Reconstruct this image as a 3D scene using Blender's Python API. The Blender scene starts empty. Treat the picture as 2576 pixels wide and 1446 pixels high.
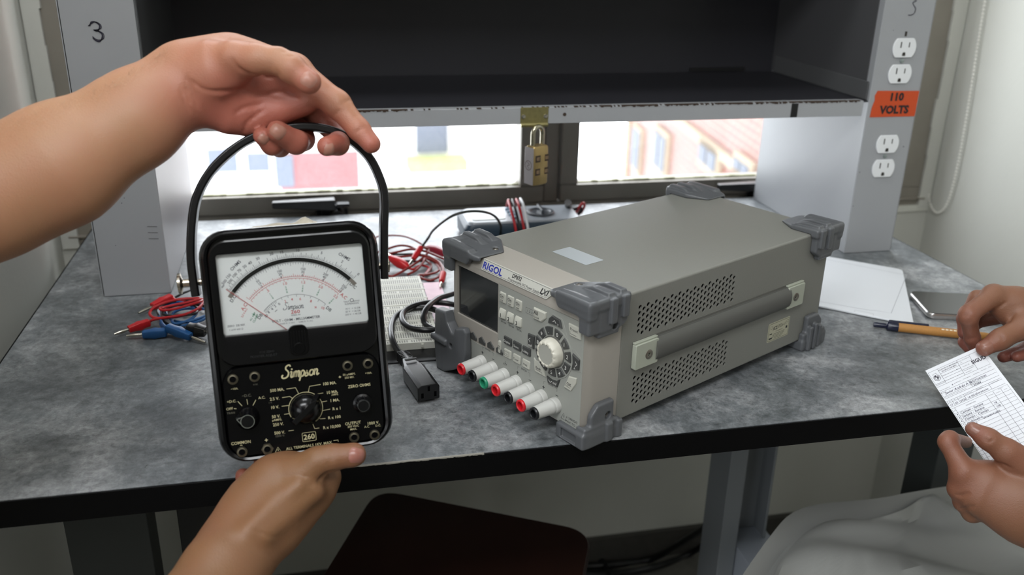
import bpy, bmesh, math, random
import numpy as np
from mathutils import Matrix, Vector, Euler
random.seed(7)
S = bpy.context.scene
COL = S.collection
PI = math.pi
# ---------------------------------------------------------------- camera, world, light, exposure
CAM_LOC = Vector((-0.24705462, -0.66681587, 0.41811712))
CAM_ROT = (1.19196032, -0.01970299, -0.21376934)
FPX = 2264.056
cam = bpy.data.cameras.new('camera'); camo = bpy.data.objects.new('camera', cam); COL.objects.link(camo)
camo.location = CAM_LOC; camo.rotation_euler = CAM_ROT
cam.sensor_width = 36.0; cam.lens = FPX / 2576 * 36.0; cam.clip_start = 0.01; cam.clip_end = 100
cam.dof.use_dof = True; cam.dof.focus_distance = 0.84; cam.dof.aperture_fstop = 5.6
S.camera = camo
S.view_settings.view_transform = 'Standard'; S.view_settings.look = 'None'
S.view_settings.gamma = 1.0; S.view_settings.use_curve_mapping = False
S.view_settings.exposure = 0.0
w = bpy.data.worlds.new('overcast_sky'); S.world = w; w.use_nodes = True
bg = w.node_tree.nodes['Background']
bg.inputs[0].default_value = (0.90, 0.95, 1.0, 1)
# overcast sky, brighter towards the right side of the window
_n = w.node_tree; _t = _n.nodes.new('ShaderNodeTexCoord'); _s = _n.nodes.new('ShaderNodeSeparateXYZ'); _m = _n.nodes.new('ShaderNodeMapRange')
_m.inputs[1].default_value = -1; _m.inputs[2].default_value = 1; _m.inputs[3].default_value = 4.0; _m.inputs[4].default_value = 14.0
_n.links.new(_t.outputs['Generated'], _s.inputs[0]); _n.links.new(_s.outputs[0], _m.inputs[0]); _n.links.new(_m.outputs[0], bg.inputs[1])

def light(name, loc, rot, sx, sy, power, col=(1, 1, 1), portal=False):
    l = bpy.data.lights.new(name, 'AREA'); l.shape = 'RECTANGLE'; l.size = sx; l.size_y = sy
    l.energy = power; l.color = col
    o = bpy.data.objects.new(name, l); COL.objects.link(o); o.location = loc; o.rotation_euler = rot
    if portal: l.cycles.is_portal = True
    return o
# daylight arrives through the window opening
light('window_portal', (0.11, 0.80, 0.66), (-PI/2, 0, 0), 1.46, 1.38, 1, portal=True)
# unseen fill light above the desk, added to brighten its left side and wall
light('ceiling_fill', (-0.48, -0.02, 1.62), (0, 0, 0), 0.9, 0.3, 11.0, (0.95, 0.98, 1.0))
# daylight from the room's other windows, on the left behind the camera
light('side_window_light', (-2.3, -1.7, 0.75), (0, -math.radians(80), math.radians(28)), 1.6, 1.8, 28.0, (0.93, 0.97, 1.0))
light('ceiling_fill', (-0.75, -1.15, 1.62), (math.radians(18), 0, 0), 1.2, 0.5, 34.0, (0.96, 0.98, 1.0))  # unseen fill behind the camera, added for light from the front
light('ceiling_fill', (0.2, -2.0, 1.62), (0, 0, 0), 1.2, 0.6, 8.0, (1.0, 0.97, 0.92))  # weaker unseen fill further back, added for general room light

# ---------------------------------------------------------------- helpers
CR = Euler(CAM_ROT).to_matrix()
def ray(u, v): return CR @ Vector(((u - 1288) / FPX, -(v - 723) / FPX, -1.0))
def at(u, v, z=0.0, ax=2):
    d = ray(u, v); t = (z - CAM_LOC[ax]) / d[ax]; return CAM_LOC + d * t
def dp(u, v, t): return CAM_LOC + ray(u, v) * t

def srgb(c): return tuple((x / 12.92 if x <= 0.04045 else ((x + 0.055) / 1.055) ** 2.4) for x in c)
def hx(r, g, b): return srgb((r / 255, g / 255, b / 255)) + (1,)
_M = {}
def mat(name, col=(128, 128, 128), rough=0.5, metal=0.0, spec=0.5, var=0.0, vscale=30, bump=0.0, bscale=200, coat=0.0, sss=0.0, emit=None, coatr=0.05):
    if name in _M: return _M[name]
    m = bpy.data.materials.new(name); m.use_nodes = True; _M[name] = m
    nt = m.node_tree; b = nt.nodes['Principled BSDF']
    c = hx(*col)
    b.inputs['Base Color'].default_value = c; b.inputs['Roughness'].default_value = rough
    b.inputs['Metallic'].default_value = metal; b.inputs['Specular IOR Level'].default_value = spec
    if coat: b.inputs['Coat Weight'].default_value = coat; b.inputs['Coat Roughness'].default_value = coatr
    if sss: b.inputs['Subsurface Weight'].default_value = sss; b.inputs['Subsurface Radius'].default_value = (0.006, 0.002, 0.001); b.inputs['Subsurface Scale'].default_value = 1.0
    tc = nt.nodes.new('ShaderNodeTexCoord')
    if var > 0:
        n = nt.nodes.new('ShaderNodeTexNoise'); n.inputs['Scale'].default_value = vscale; n.inputs['Detail'].default_value = 5
        nt.links.new(tc.outputs['Object'], n.inputs['Vector'])
        mx = nt.nodes.new('ShaderNodeMix'); mx.data_type = 'RGBA'
        mx.inputs[6].default_value = tuple(x * (1 - var) for x in c[:3]) + (1,); mx.inputs[7].default_value = tuple(min(1, x * (1 + var)) for x in c[:3]) + (1,)
        nt.links.new(n.outputs[0], mx.inputs[0]); nt.links.new(mx.outputs[2], b.inputs['Base Color'])
    if bump > 0:
        n = nt.nodes.new('ShaderNodeTexNoise'); n.inputs['Scale'].default_value = bscale; n.inputs['Detail'].default_value = 3
        nt.links.new(tc.outputs['Object'], n.inputs['Vector'])
        bp = nt.nodes.new('ShaderNodeBump'); bp.inputs['Strength'].default_value = bump; bp.inputs['Distance'].default_value = 0.001
        nt.links.new(n.outputs[0], bp.inputs['Height']); nt.links.new(bp.outputs[0], b.inputs['Normal'])
    return m

def P(o, label=None, cat=None, group=None, kind=None):
    if label: o['label'] = label
    if cat: o['category'] = cat
    if group: o['group'] = group
    if kind: o['kind'] = kind
    return o
def empty(name, loc, label=None, cat=None, group=None, kind=None, M=None):
    o = bpy.data.objects.new(name, None); o.empty_display_size = 0.02; COL.objects.link(o)
    if M is not None: o.matrix_world = M
    else: o.location = loc
    return P(o, label, cat, group, kind)

def catmull(pts, n=8, closed=False):
    pts = [Vector(p) for p in pts]
    if len(pts) < 3: return pts
    out = []; L = len(pts)
    for i in range(L if closed else L - 1):
        p0 = pts[(i - 1) % L] if closed or i > 0 else pts[0]
        p1 = pts[i]; p2 = pts[(i + 1) % L]
        p3 = pts[(i + 2) % L] if closed or i + 2 < L else pts[-1]
        for k in range(n):
            t = k / n
            out.append(0.5 * ((2 * p1) + (p2 - p0) * t + (2 * p0 - 5 * p1 + 4 * p2 - p3) * t * t + (3 * p1 - p0 - 3 * p2 + p3) * t ** 3))
    if not closed: out.append(pts[-1])
    return out

class MB:
    """collects shapes into one mesh; self.M maps local coordinates (scaled by self.s) to the mesh"""
    def __init__(self, M=None, s=1.0):
        self.bm = bmesh.new(); self.M = M or Matrix(); self.s = s; self.mi = 0
    def _v(self, p): return self.bm.verts.new(self.M @ (Vector(p) * self.s))
    def _f(self, vs):
        try:
            f = self.bm.faces.new(vs); f.material_index = self.mi; return f
        except ValueError: return None
    def box(self, x0, x1, y0, y1, z0, z1, M=None):
        M = M or Matrix()
        v = [self._v(M @ Vector((x, y, z))) for x in (x0, x1) for y in (y0, y1) for z in (z0, z1)]
        for q in ((0, 1, 3, 2), (4, 6, 7, 5), (0, 4, 5, 1), (2, 3, 7, 6), (0, 2, 6, 4), (1, 5, 7, 3)): self._f([v[i] for i in q])
        return self
    def prism(self, poly, z0, z1, M=None, top=None):
        """polygon in xy extruded from z0 to z1; top: optional other polygon at z1"""
        M = M or Matrix(); top = top or poly
        a = [self._v(M @ Vector((p[0], p[1], z0))) for p in poly]; b = [self._v(M @ Vector((p[0], p[1], z1))) for p in top]
        n = len(a); self._f(a[::-1]); self._f(b)
        for i in range(n): self._f([a[i], a[(i + 1) % n], b[(i + 1) % n], b[i]])
        return self
    def loops(self, loops, cap=True):
        R = [[self._v(p) for p in l] for l in loops]; n = len(R[0])
        for a, b in zip(R, R[1:]):
            for i in range(n): self._f([a[i], a[(i + 1) % n], b[(i + 1) % n], b[i]])
        if cap: self._f(R[0][::-1]); self._f(R[-1])
        return self
    def lathe(self, prof, n=24, M=None, cap=True):
        """prof: (r, z) pairs about local z"""
        M = M or Matrix()
        return self.loops([[M @ Vector((r * math.cos(2 * PI * i / n), r * math.sin(2 * PI * i / n), z)) for i in range(n)] for r, z in prof], cap)
    def tube(self, pts, r, n=8, closed=False, smooth=6, flat=None, cap=True, up=None):
        """sweep; r number or function(t); flat=(a,b,up) gives a rectangle-ish section a (along up) x b"""
        pts = catmull(pts, smooth, closed) if smooth else [Vector(p) for p in pts]
        L = len(pts); loops = []; up = Vector(up) if up else None; N = None
        for i, p in enumerate(pts):
            a = pts[(i - 1) % L] if closed or i > 0 else p; b = pts[(i + 1) % L] if closed or i < L - 1 else p
            T = (b - a).normalized()
            if up is not None: Nn = (up - T * up.dot(T)).normalized()
            elif N is None:
                q = Vector((0, 0, 1)) if abs(T.z) < 0.9 else Vector((1, 0, 0)); Nn = (q - T * q.dot(T)).normalized()
            else: Nn = (N - T * N.dot(T)).normalized()
            N = Nn; B = T.cross(N)
            rr = r(i / (L - 1)) if callable(r) else r
            if flat:
                ha, hb = flat; c = min(ha, hb) * 0.35
                sec = [(ha, hb - c), (ha - c, hb), (-ha + c, hb), (-ha, hb - c), (-ha, -hb + c), (-ha + c, -hb), (ha - c, -hb), (ha, -hb + c)]
                loops.append([p + N * x * 1.0 + B * y for x, y in sec])
            else:
                loops.append([p + (N * math.cos(2 * PI * k / n) + B * math.sin(2 * PI * k / n)) * rr for k in range(n)])
        if closed: loops.append(loops[0]); cap = False
        return self.loops(loops, cap)
    def stroke(self, pts, wd, z=0.0, smooth=5, M=None):
        """flat pen line in the local xy plane"""
        M = M or Matrix()
        pts = catmull([(p[0], p[1], 0) for p in pts], smooth) if smooth and len(pts) > 2 else [Vector((p[0], p[1], 0)) for p in pts]
        A = []
        for i, p in enumerate(pts):
            T = (pts[min(i + 1, len(pts) - 1)] - pts[max(i - 1, 0)]); T = T.normalized() if T.length > 0 else Vector((1, 0, 0))
            N = Vector((-T.y, T.x, 0)) * wd / 2
            A.append((self._v(M @ (p + N + Vector((0, 0, z)))), self._v(M @ (p - N + Vector((0, 0, z))))))
        for a, b in zip(A, A[1:]): self._f([a[1], b[1], b[0], a[0]])
        return self
    def arc(self, cx, cy, r, a0, a1, wd, z=0.0, n=40, M=None):
        return self.stroke([(cx + r * math.cos(math.radians(a0 + (a1 - a0) * i / n)), cy + r * math.sin(math.radians(a0 + (a1 - a0) * i / n))) for i in range(n + 1)], wd, z, 0, M)
    def disc(self, x, y, r, z=0.0, n=14, sx=1.0, sy=1.0):
        self._f([self._v((x + r * sx * math.cos(2 * PI * i / n), y + r * sy * math.sin(2 * PI * i / n), z)) for i in range(n)]); return self
    def text(self, s, x, y, size, rot=0.0, z=0.0, bold=0.0, align='CENTER', shear=0.0, sx=1.0, M=None):
        """lettering in the local xy plane, vertically centred on y"""
        M = M or Matrix()
        cu = bpy.data.curves.new('t', 'FONT'); cu.body = s; cu.size = size * 1.37; cu.align_x = align; cu.offset = bold * size; cu.shear = shear; cu.resolution_u = 2
        o = bpy.data.objects.new('t', cu); me = o.to_mesh()
        T = M @ Matrix.Translation((x, y, z)) @ Matrix.Rotation(rot, 4, 'Z') @ Matrix.Diagonal((sx, 1, 1, 1)) @ Matrix.Translation((0, -size * 0.5, 0))
        vs = [self._v(T @ v.co) for v in me.vertices]
        for p in me.polygons: self._f([vs[i] for i in p.vertices])
        o.to_mesh_clear(); bpy.data.objects.remove(o); bpy.data.curves.remove(cu)
        return self
    def build(self, name, m, parent=None, bevel=0.0, seg=2, smooth=True, label=None, cat=None, group=None, kind=None, angle=0.6, recalc=True):
        if recalc: bmesh.ops.recalc_face_normals(self.bm, faces=self.bm.faces)
        me = bpy.data.meshes.new(name); self.bm.to_mesh(me); self.bm.free()
        for x in (m if isinstance(m, (list, tuple)) else [m]): me.materials.append(x)
        o = bpy.data.objects.new(name, me); COL.objects.link(o)
        if parent: o.parent = parent; o.matrix_parent_inverse = Matrix() 
        if smooth:
            me.shade_smooth()
            try: me.set_sharp_from_angle(angle=angle)
            except Exception: pass
        if bevel:
            b = o.modifiers.new('bevel', 'BEVEL'); b.width = bevel; b.segments = seg; b.limit_method = 'ANGLE'; b.angle_limit = 0.6; b.harden_normals = True
        return P(o, label, cat, group, kind)

def rrect(x0, x1, y0, y1, r, n=4):
    out = []
    for cx, cy, a in ((x1 - r, y1 - r, 0), (x0 + r, y1 - r, 90), (x0 + r, y0 + r, 180), (x1 - r, y0 + r, 270)):
        for i in range(n + 1):
            t = math.radians(a + 90 * i / n); out.append((cx + r * math.cos(t), cy + r * math.sin(t)))
    return out
def inset(poly, d):
    c = Vector((sum(p[0] for p in poly) / len(poly), sum(p[1] for p in poly) / len(poly)))
    return [((p[0] - c.x) * (1 - d) + c.x, (p[1] - c.y) * (1 - d) + c.y) for p in poly]
def MAT4(x, y, z, o):
    return Matrix(((x[0], y[0], z[0], o[0]), (x[1], y[1], z[1], o[1]), (x[2], y[2], z[2], o[2]), (0, 0, 0, 1)))
def cut(o, cutter, mats=None):
    """subtract cutter from o for good"""
    b = o.modifiers.new('cut', 'BOOLEAN'); b.operation = 'DIFFERENCE'; b.solver = 'EXACT'; b.object = cutter
    dg = bpy.context.evaluated_depsgraph_get(); dg.update()
    me = bpy.data.meshes.new_from_object(o.evaluated_get(dg)); old = o.data
    o.modifiers.clear(); o.data = me; me.name = old.name
    bpy.data.objects.remove(cutter)

# smooth-blended solids: signed distances on a grid, skinned by surface nets
def seg_d(Pt, a, b, ra, rb, fn=None, fs=1.0):
    a = np.array(a, np.float32); b = np.array(b, np.float32); ab = b - a
    q = Pt - a; t = np.clip((q @ ab) / max(float(ab @ ab), 1e-12), 0, 1)
    q = q - t[..., None] * ab
    if fn is not None:
        fn = np.array(fn, np.float32); fn = fn / np.linalg.norm(fn); c = q @ fn
        d = np.sqrt(np.maximum((q * q).sum(-1) - c * c + (c / fs) ** 2, 0))
    else: d = np.sqrt((q * q).sum(-1))
    return d - (ra + (rb - ra) * t)
def smin(a, b, k):
    h = np.clip(0.5 + 0.5 * (b - a) / k, 0, 1); return b + (a - b) * h - k * h * (1 - h)
def smax(a, b, k): return -smin(-a, -b, k)
def rbox(Pt, lo, hi, r):
    lo = np.array(lo, np.float32); hi = np.array(hi, np.float32); c = (lo + hi) / 2; h = (hi - lo) / 2 - r
    q = np.abs(Pt - c) - h
    return np.sqrt((np.maximum(q, 0) ** 2).sum(-1)) + np.minimum(q.max(-1), 0) - r
def surface_nets(fn, lo, hi, vox):
    lo = np.array(lo, np.float64); hi = np.array(hi, np.float64); n = np.ceil((hi - lo) / vox).astype(int) + 1
    xs = [np.float32(lo[i] + vox * np.arange(n[i])) for i in range(3)]
    F = np.empty(n, np.float32)
    B_ = 14; nb = [int(math.ceil(k / B_)) for k in n]           # blocks far from the surface are not sampled finely
    cs_ = [np.float32(lo[i] + vox * (B_ * np.arange(nb[i]) + (B_ - 1) / 2)) for i in range(3)]
    D = fn(np.stack(np.meshgrid(*cs_, indexing='ij'), -1)); far = 2.2 * 0.866 * B_ * vox + 2 * vox
    for a in range(nb[0]):
        for b in range(nb[1]):
            for c in range(nb[2]):
                sl_ = (slice(a * B_, (a + 1) * B_), slice(b * B_, (b + 1) * B_), slice(c * B_, (c + 1) * B_))
                if abs(D[a, b, c]) > far: F[sl_] = D[a, b, c]
                else: F[sl_] = fn(np.stack(np.meshgrid(xs[0][sl_[0]], xs[1][sl_[1]], xs[2][sl_[2]], indexing='ij'), -1))
    s = F < 0
    m = tuple(k - 1 for k in n); cnt = np.zeros(m, np.float32); acc = np.zeros(m + (3,), np.float32)
    C = [(i, j, k) for i in (0, 1) for j in (0, 1) for k in (0, 1)]
    V = {c: F[c[0]:c[0] + m[0], c[1]:c[1] + m[1], c[2]:c[2] + m[2]] for c in C}
    for c in C:
        for ax in range(3):
            if c[ax] == 0:
                d = list(c); d[ax] = 1; d = tuple(d)
                a, b = V[c], V[d]; x = (a < 0) != (b < 0)
                t = np.where(x, a / np.where(x, a - b, 1), 0)
                cnt += x
                for q in range(3):
                    acc[..., q] += np.where(x, (t if q == ax else c[q]), 0)
    act = cnt > 0; idx = -np.ones(m, np.int64); idx[act] = np.arange(act.sum())
    g = np.argwhere(act); co = (g + acc[act] / cnt[act][:, None]) * vox + lo
    faces = []
    for ax in range(3):
        o1, o2 = [(1, 2), (2, 0), (0, 1)][ax]
        sl = [slice(1, k) for k in m]; sl[ax] = slice(0, m[ax])
        a = s[tuple(sl)]; sl2 = list(sl); sl2[ax] = slice(1, m[ax] + 1); b = s[tuple(sl2)]
        e = np.argwhere(a != b)
        if not len(e): continue
        base = e.copy(); 
        for q in range(3):
            if q != ax: base[:, q] += 1
        fl = a[tuple(e.T)]
        def I(d1, d2):
            k = base.copy(); k[:, o1] -= d1; k[:, o2] -= d2; return idx[tuple(k.T)]
        q = np.stack([I(0, 0), I(1, 0), I(1, 1), I(0, 1)], 1)
        q[~fl] = q[~fl][:, ::-1]; faces.append(q)
    return co, np.concatenate(faces)
def net_object(name, fn, lo, hi, vox, m, parent=None, xf=None, flip=False, smooth_it=0, attr=None, **kw):
    co, fa = surface_nets(fn, lo, hi, vox)
    raw = co
    if xf is not None: co = xf(co)
    if flip: fa = fa[:, ::-1]
    me = bpy.data.meshes.new(name)
    me.vertices.add(len(co)); me.vertices.foreach_set('co', np.ascontiguousarray(co, np.float32).ravel())
    me.loops.add(fa.size); me.loops.foreach_set('vertex_index', np.ascontiguousarray(fa, np.int32).ravel())
    me.polygons.add(len(fa)); me.polygons.foreach_set('loop_start', np.arange(len(fa), dtype=np.int32) * 4)
    me.update(calc_edges=True); me.validate()
    me.materials.append(m); me.shade_smooth()
    if attr is not None and len(me.vertices) == len(co):
        at_ = me.attributes.new('tone', 'FLOAT', 'POINT'); at_.data.foreach_set('value', attr(raw).astype(np.float32))
    o = bpy.data.objects.new(name, me); COL.objects.link(o)
    if parent: o.parent = parent
    if smooth_it:
        s = o.modifiers.new('smooth', 'SMOOTH'); s.iterations = smooth_it; s.factor = 0.5
    return P(o, **kw)
# ---------------------------------------------------------------- materials of the place
wallm = mat('wall_plaster', (200, 200, 192), 0.85, var=0.05, vscale=6, bump=0.35, bscale=120)
floorm = mat('floor_terrazzo', (112, 110, 104), 0.5, var=0.3, vscale=60)
basem = mat('baseboard_stone', (70, 68, 64), 0.5, var=0.3, vscale=40)
ceilm = mat('ceiling_paint', (205, 205, 200), 0.9)
bronze = mat('bronze_aluminium', (140, 134, 124), 0.45, metal=0.15, var=0.12, vscale=25)
steel = mat('grey_enamel_steel', (154, 156, 159), 0.42, var=0.05, vscale=9, bump=0.08, bscale=260)
steel_in = mat('shaded_enamel_steel', (38, 38, 43), 0.5, var=0.1, vscale=9)  # hutch interior, the shade inside it put into a darker grey
blackp = mat('black_plastic', (16, 16, 17), 0.35)
blackm = mat('black_matt', (10, 10, 11), 0.6)
chrome = mat('nickel', (190, 186, 176), 0.22, metal=1.0)
brass = mat('brass', (172, 148, 100), 0.36, metal=0.75, var=0.15, vscale=90)
zinc = mat('yellow_zinc', (150, 142, 98), 0.38, metal=0.8, var=0.35, vscale=160)
rust = mat('rust', (58, 44, 34), 0.85, var=0.4, vscale=300)
inkm = mat('ink', (34, 32, 48), 0.6)
whitep = mat('white_plastic', (226, 228, 230), 0.35)

def glass_mat():
    m = bpy.data.materials.new('dusty_window_glass'); m.use_nodes = True; nt = m.node_tree; nt.nodes.clear()
    o = nt.nodes.new('ShaderNodeOutputMaterial'); t = nt.nodes.new('ShaderNodeBsdfTransparent'); g = nt.nodes.new('ShaderNodeBsdfGlossy')
    d = nt.nodes.new('ShaderNodeBsdfTranslucent'); a = nt.nodes.new('ShaderNodeMixShader'); b = nt.nodes.new('ShaderNodeMixShader')
    g.inputs['Roughness'].default_value = 0.05; d.inputs[0].default_value = (0.95, 0.95, 0.95, 1)
    n = nt.nodes.new('ShaderNodeTexNoise'); n.inputs['Scale'].default_value = 220; n.inputs['Detail'].default_value = 4
    tc = nt.nodes.new('ShaderNodeTexCoord'); nt.links.new(tc.outputs['Object'], n.inputs[0])
    r = nt.nodes.new('ShaderNodeMapRange'); r.inputs[1].default_value = 0.35; r.inputs[2].default_value = 0.75; r.inputs[3].default_value = 0.01; r.inputs[4].default_value = 0.04
    nt.links.new(n.outputs[0], r.inputs[0]); nt.links.new(r.outputs[0], a.inputs[0])
    nt.links.new(t.outputs[0], a.inputs[1]); nt.links.new(d.outputs[0], a.inputs[2])
    b.inputs[0].default_value = 0.06; nt.links.new(a.outputs[0], b.inputs[1]); nt.links.new(g.outputs[0], b.inputs[2]); nt.links.new(b.outputs[0], o.inputs[0])
    return m
winglass = glass_mat()

# ---------------------------------------------------------------- room shell
FZ = -0.76; WX0, WX1, WY, CZ = -0.632, 0.858, 0.74, 1.66
def struct(name, boxes, m, **k):
    b = MB()
    for x in boxes: b.box(*x)
    return P(b.build(name, m, smooth=False, **k), kind='structure')
struct('floor', [(-3.5, 3.5, -4.0, 0.80, FZ - 0.05, FZ)], floorm)
struct('ceiling', [(-3.5, 3.5, -4.0, 1.0, CZ, CZ + 0.05)], ceilm)
struct('wall_left', [(WX0 - 0.1, WX0, -0.2, WY + 0.2, FZ, CZ), (-3.5, WX0, -0.25, -0.2, FZ, CZ), (-3.5, -3.4, -4, -0.25, FZ, CZ)], wallm)
struct('wall_right', [(WX1, WX1 + 0.1, -0.6, WY + 0.2, FZ, CZ), (WX1, 3.5, -0.65, -0.6, FZ, CZ), (3.4, 3.5, -4, -0.65, FZ, CZ)], wallm)
struct('wall_front', [(-3.5, 3.5, -4.05, -4.0, FZ, CZ)], wallm)
struct('wall_back', [(WX0, WX1, WY, WY + 0.2, FZ, -0.046), (WX0, WX1, WY, WY + 0.2, 1.38, CZ),
                     (WX0, WX0 + 0.012, WY, WY + 0.2, -0.046, 1.38), (WX1 - 0.012, WX1, WY, WY + 0.2, -0.046, 1.38)], wallm)
struct('baseboard_back', [(WX0, WX1, WY - 0.012, WY, FZ, -0.70)], basem)
# plaster ledge under the window and its chipped render on either side
struct('trim_1', [(0.72, WX1, WY - 0.004, WY + 0.03, -0.052, -0.040)], mat('ledge_paint', (214, 214, 204), 0.6))
b = MB()
for x0 in (WX0 + 0.002, WX1 - 0.055):
    prev = None
    for i in range(10):
        z0 = -0.046 + i * 0.05; wdt = 0.022 + 0.005 * random.random()
        if x0 < 0: b.box(x0, x0 + wdt, WY - 0.005, WY + 0.01, z0, z0 + 0.05)
        else: b.box(x0 + 0.053 - wdt, x0 + 0.053, WY - 0.005, WY + 0.01, z0, z0 + 0.05)
P(b.build('trim_2', wallm, smooth=False), kind='structure')

# ---------------------------------------------------------------- window
win = empty('window_1', (0.11, WY + 0.02, -0.04), kind='structure')
def wbox(name, boxes, m, bev=0.002, parent=win):
    b = MB(Matrix.Translation(-Vector(parent.location)))
    for x in boxes: b.box(*x)
    return b.build(name, m, parent, bevel=bev)
X0, X1 = WX0 + 0.012, WX1 - 0.012
y0 = WY
wbox('window_frame', [(X0, X1, y0, y0 + 0.07, -0.046, -0.006), (X0, X0 + 0.075, y0, y0 + 0.07, -0.006, 1.33), (X1 - 0.07, X1, y0, y0 + 0.07, -0.006, 1.33),
                      (X0, X1, y0, y0 + 0.07, 1.33, 1.38), (0.121, 0.146, y0 + 0.004, y0 + 0.07, -0.006, 1.33),
                      (X0, X1, y0 - 0.006, y0 + 0.004, -0.030, -0.0255)], bronze)
for k, (a, c) in enumerate(((X0 + 0.075, 0.119), (0.148, X1 - 0.07))):
    s = wbox('window_sash', [(a, c, y0 - 0.004, y0 + 0.035, -0.004, 0.024), (a, a + 0.03, y0 - 0.004, y0 + 0.035, 0.024, 1.29), (c - 0.04, c, y0 - 0.004, y0 + 0.035, 0.024, 1.29), (a, c, y0 - 0.004, y0 + 0.035, 1.29, 1.328)], bronze)
    g = MB(Matrix.Translation(-Vector(win.location))); g.box(a + 0.028, c - 0.038, y0 + 0.012, y0 + 0.016, 0.022, 1.292)
    gl = g.build('window_pane', winglass, win, smooth=False)
    # strip of ragged putty along the bottom of the pane
    g = MB(Matrix.Translation(-Vector(win.location))); n = 60; L = c - a - 0.07
    for i in range(n):
        h = 0.0012 + 0.0022 * random.random(); xx = a + 0.03 + L * i / n
        g.box(xx, xx + L / n, y0 + 0.006, y0 + 0.012, 0.0235, 0.024 + h)
    g.build('window_putty', mat('putty', (150, 150, 120), 0.8), win, smooth=False)
def latch(x, sgn, z=0.0):
    l = empty('window_latch', (x - win.location.x, 0, 0)); l.parent = win
    b = MB(); yb = -0.024
    b.box(-0.012, 0.014, yb - 0.022, yb, 0.018, 0.052); b.box(-0.016, 0.022, yb - 0.010, yb + 0.018, -0.026, 0.022); b.box(-0.030, -0.010, yb - 0.006, yb + 0.02, 0.0, 0.03)
    b.loops([[(-0.085 * sgn, yb - 0.030, 0.052), (-0.085 * sgn, yb - 0.018, 0.052), (-0.085 * sgn, yb - 0.018, 0.062), (-0.085 * sgn, yb - 0.030, 0.062)],
             [(0.010 * sgn, yb - 0.036, 0.046), (0.010 * sgn, yb - 0.016, 0.046), (0.010 * sgn, yb - 0.016, 0.064), (0.010 * sgn, yb - 0.036, 0.064)]])
    b.build('latch_lever', blackp, l, bevel=0.002)
    b = MB(); b.lathe([(0.011, yb - 0.03), (0.013, yb - 0.02), (0.013, yb)], 16, Matrix.Translation((0.012 * sgn, 0, 0.034)) @ Matrix.Rotation(-PI / 2, 4, 'X') @ Matrix.Translation((0, 0, 0)))
    b.box(-0.020, 0.030, yb - 0.004, yb + 0.001, 0.012, 0.040); b.box(0.012 * sgn, 0.032 * sgn, yb - 0.028, yb - 0.012, 0.050, 0.055)
    b.build('latch_keeper', blackp, l, bevel=0.0015)
latch(-0.232, 1); latch(0.505, 1)

# ---------------------------------------------------------------- outside
brickm = bpy.data.materials.new('brick_wall'); brickm.use_nodes = True
nt = brickm.node_tree; bt = nt.nodes.new('ShaderNodeTexBrick'); tc = nt.nodes.new('ShaderNodeTexCoord')
bt.inputs['Color1'].default_value = hx(118, 58, 36); bt.inputs['Color2'].default_value = hx(100, 46, 30); bt.inputs['Mortar'].default_value = hx(120, 104, 92); bt.inputs['Scale'].default_value = 3.0
mp = nt.nodes.new('ShaderNodeMapping'); mp.inputs['Rotation'].default_value = (PI / 2, 0, 0)
nt.links.new(tc.outputs['Object'], mp.inputs[0]); nt.links.new(mp.outputs[0], bt.inputs[0]); nt.links.new(bt.outputs[0], nt.nodes['Principled BSDF'].inputs[0])
creamw = mat('white_render', (215, 214, 212), 0.8)
stone = mat('pale_stone', (150, 134, 112), 0.8)
blued = mat('blue_grey_pane', (76, 84, 98), 0.6)
redw = mat('red_render', (128, 74, 76), 0.8, var=0.2, vscale=4)
# brick house, its wall running towards us on the right
A = at(1585, 300, 13.0, 1); Bq = at(2050, 300, 6.0, 1)
A.z = Bq.z = 0; dx = (Bq - A); Lb = dx.length; ex = dx.normalized(); ey = Vector((-ex.y, ex.x, 0))
Mb = MAT4(ex, ey, (0, 0, 1), (A.x, A.y, 0))
bb = empty('brick_building', (0, 0, 0), 'red brick building with pale stone bands beyond the right window pane', 'building', M=Mb)
q = MB(); q.box(0, Lb + 3, 0, 4, -6, 4); q.build('brick_facade', brickm, bb, smooth=False)
def on_b(u, v):
    d = ray(u, v); n = ey; t = (A - CAM_LOC).dot(n) / d.dot(n); p = CAM_LOC + d * t; return (p - A).dot(ex), p.z
q = MB()
z1 = on_b(1760, 335)[1]; z2 = on_b(1900, 445)[1]; z3 = on_b(1840, 352)[1]
q.box(-0.1, Lb + 3, -0.05, 0, z1 - 0.08, z1 + 0.02); q.box(-0.10, 0.12, -0.04, 0, -6, 4)
q.build('stone_band', stone, bb, smooth=False)
for (u0, u1, v0, v1) in ((1600, 1622, 318, 440), (1655, 1690, 325, 445), (1768, 1822, 360, 440), (1856, 1905, 395, 450)):
    x0_, _ = on_b(u0, v0); x1_, _ = on_b(u1, v0); zt = on_b((u0 + u1) / 2, v0)[1]; zb = on_b((u0 + u1) / 2, v1)[1]
    q = MB(); q.box(x0_, x1_, -0.05, 0.0, zb, zt); f = q.build('window', stone, bb, smooth=False)
    q = MB(); k = (x1_ - x0_) * 0.1; q.box(x0_ + k, (x0_ + x1_) / 2 - k / 2, -0.07, -0.05, zb + k, zt - k); q.box((x0_ + x1_) / 2 + k / 2, x1_ - k, -0.07, -0.05, zb + k, zt - k); q.build('pane', blued, f, smooth=False)
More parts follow.
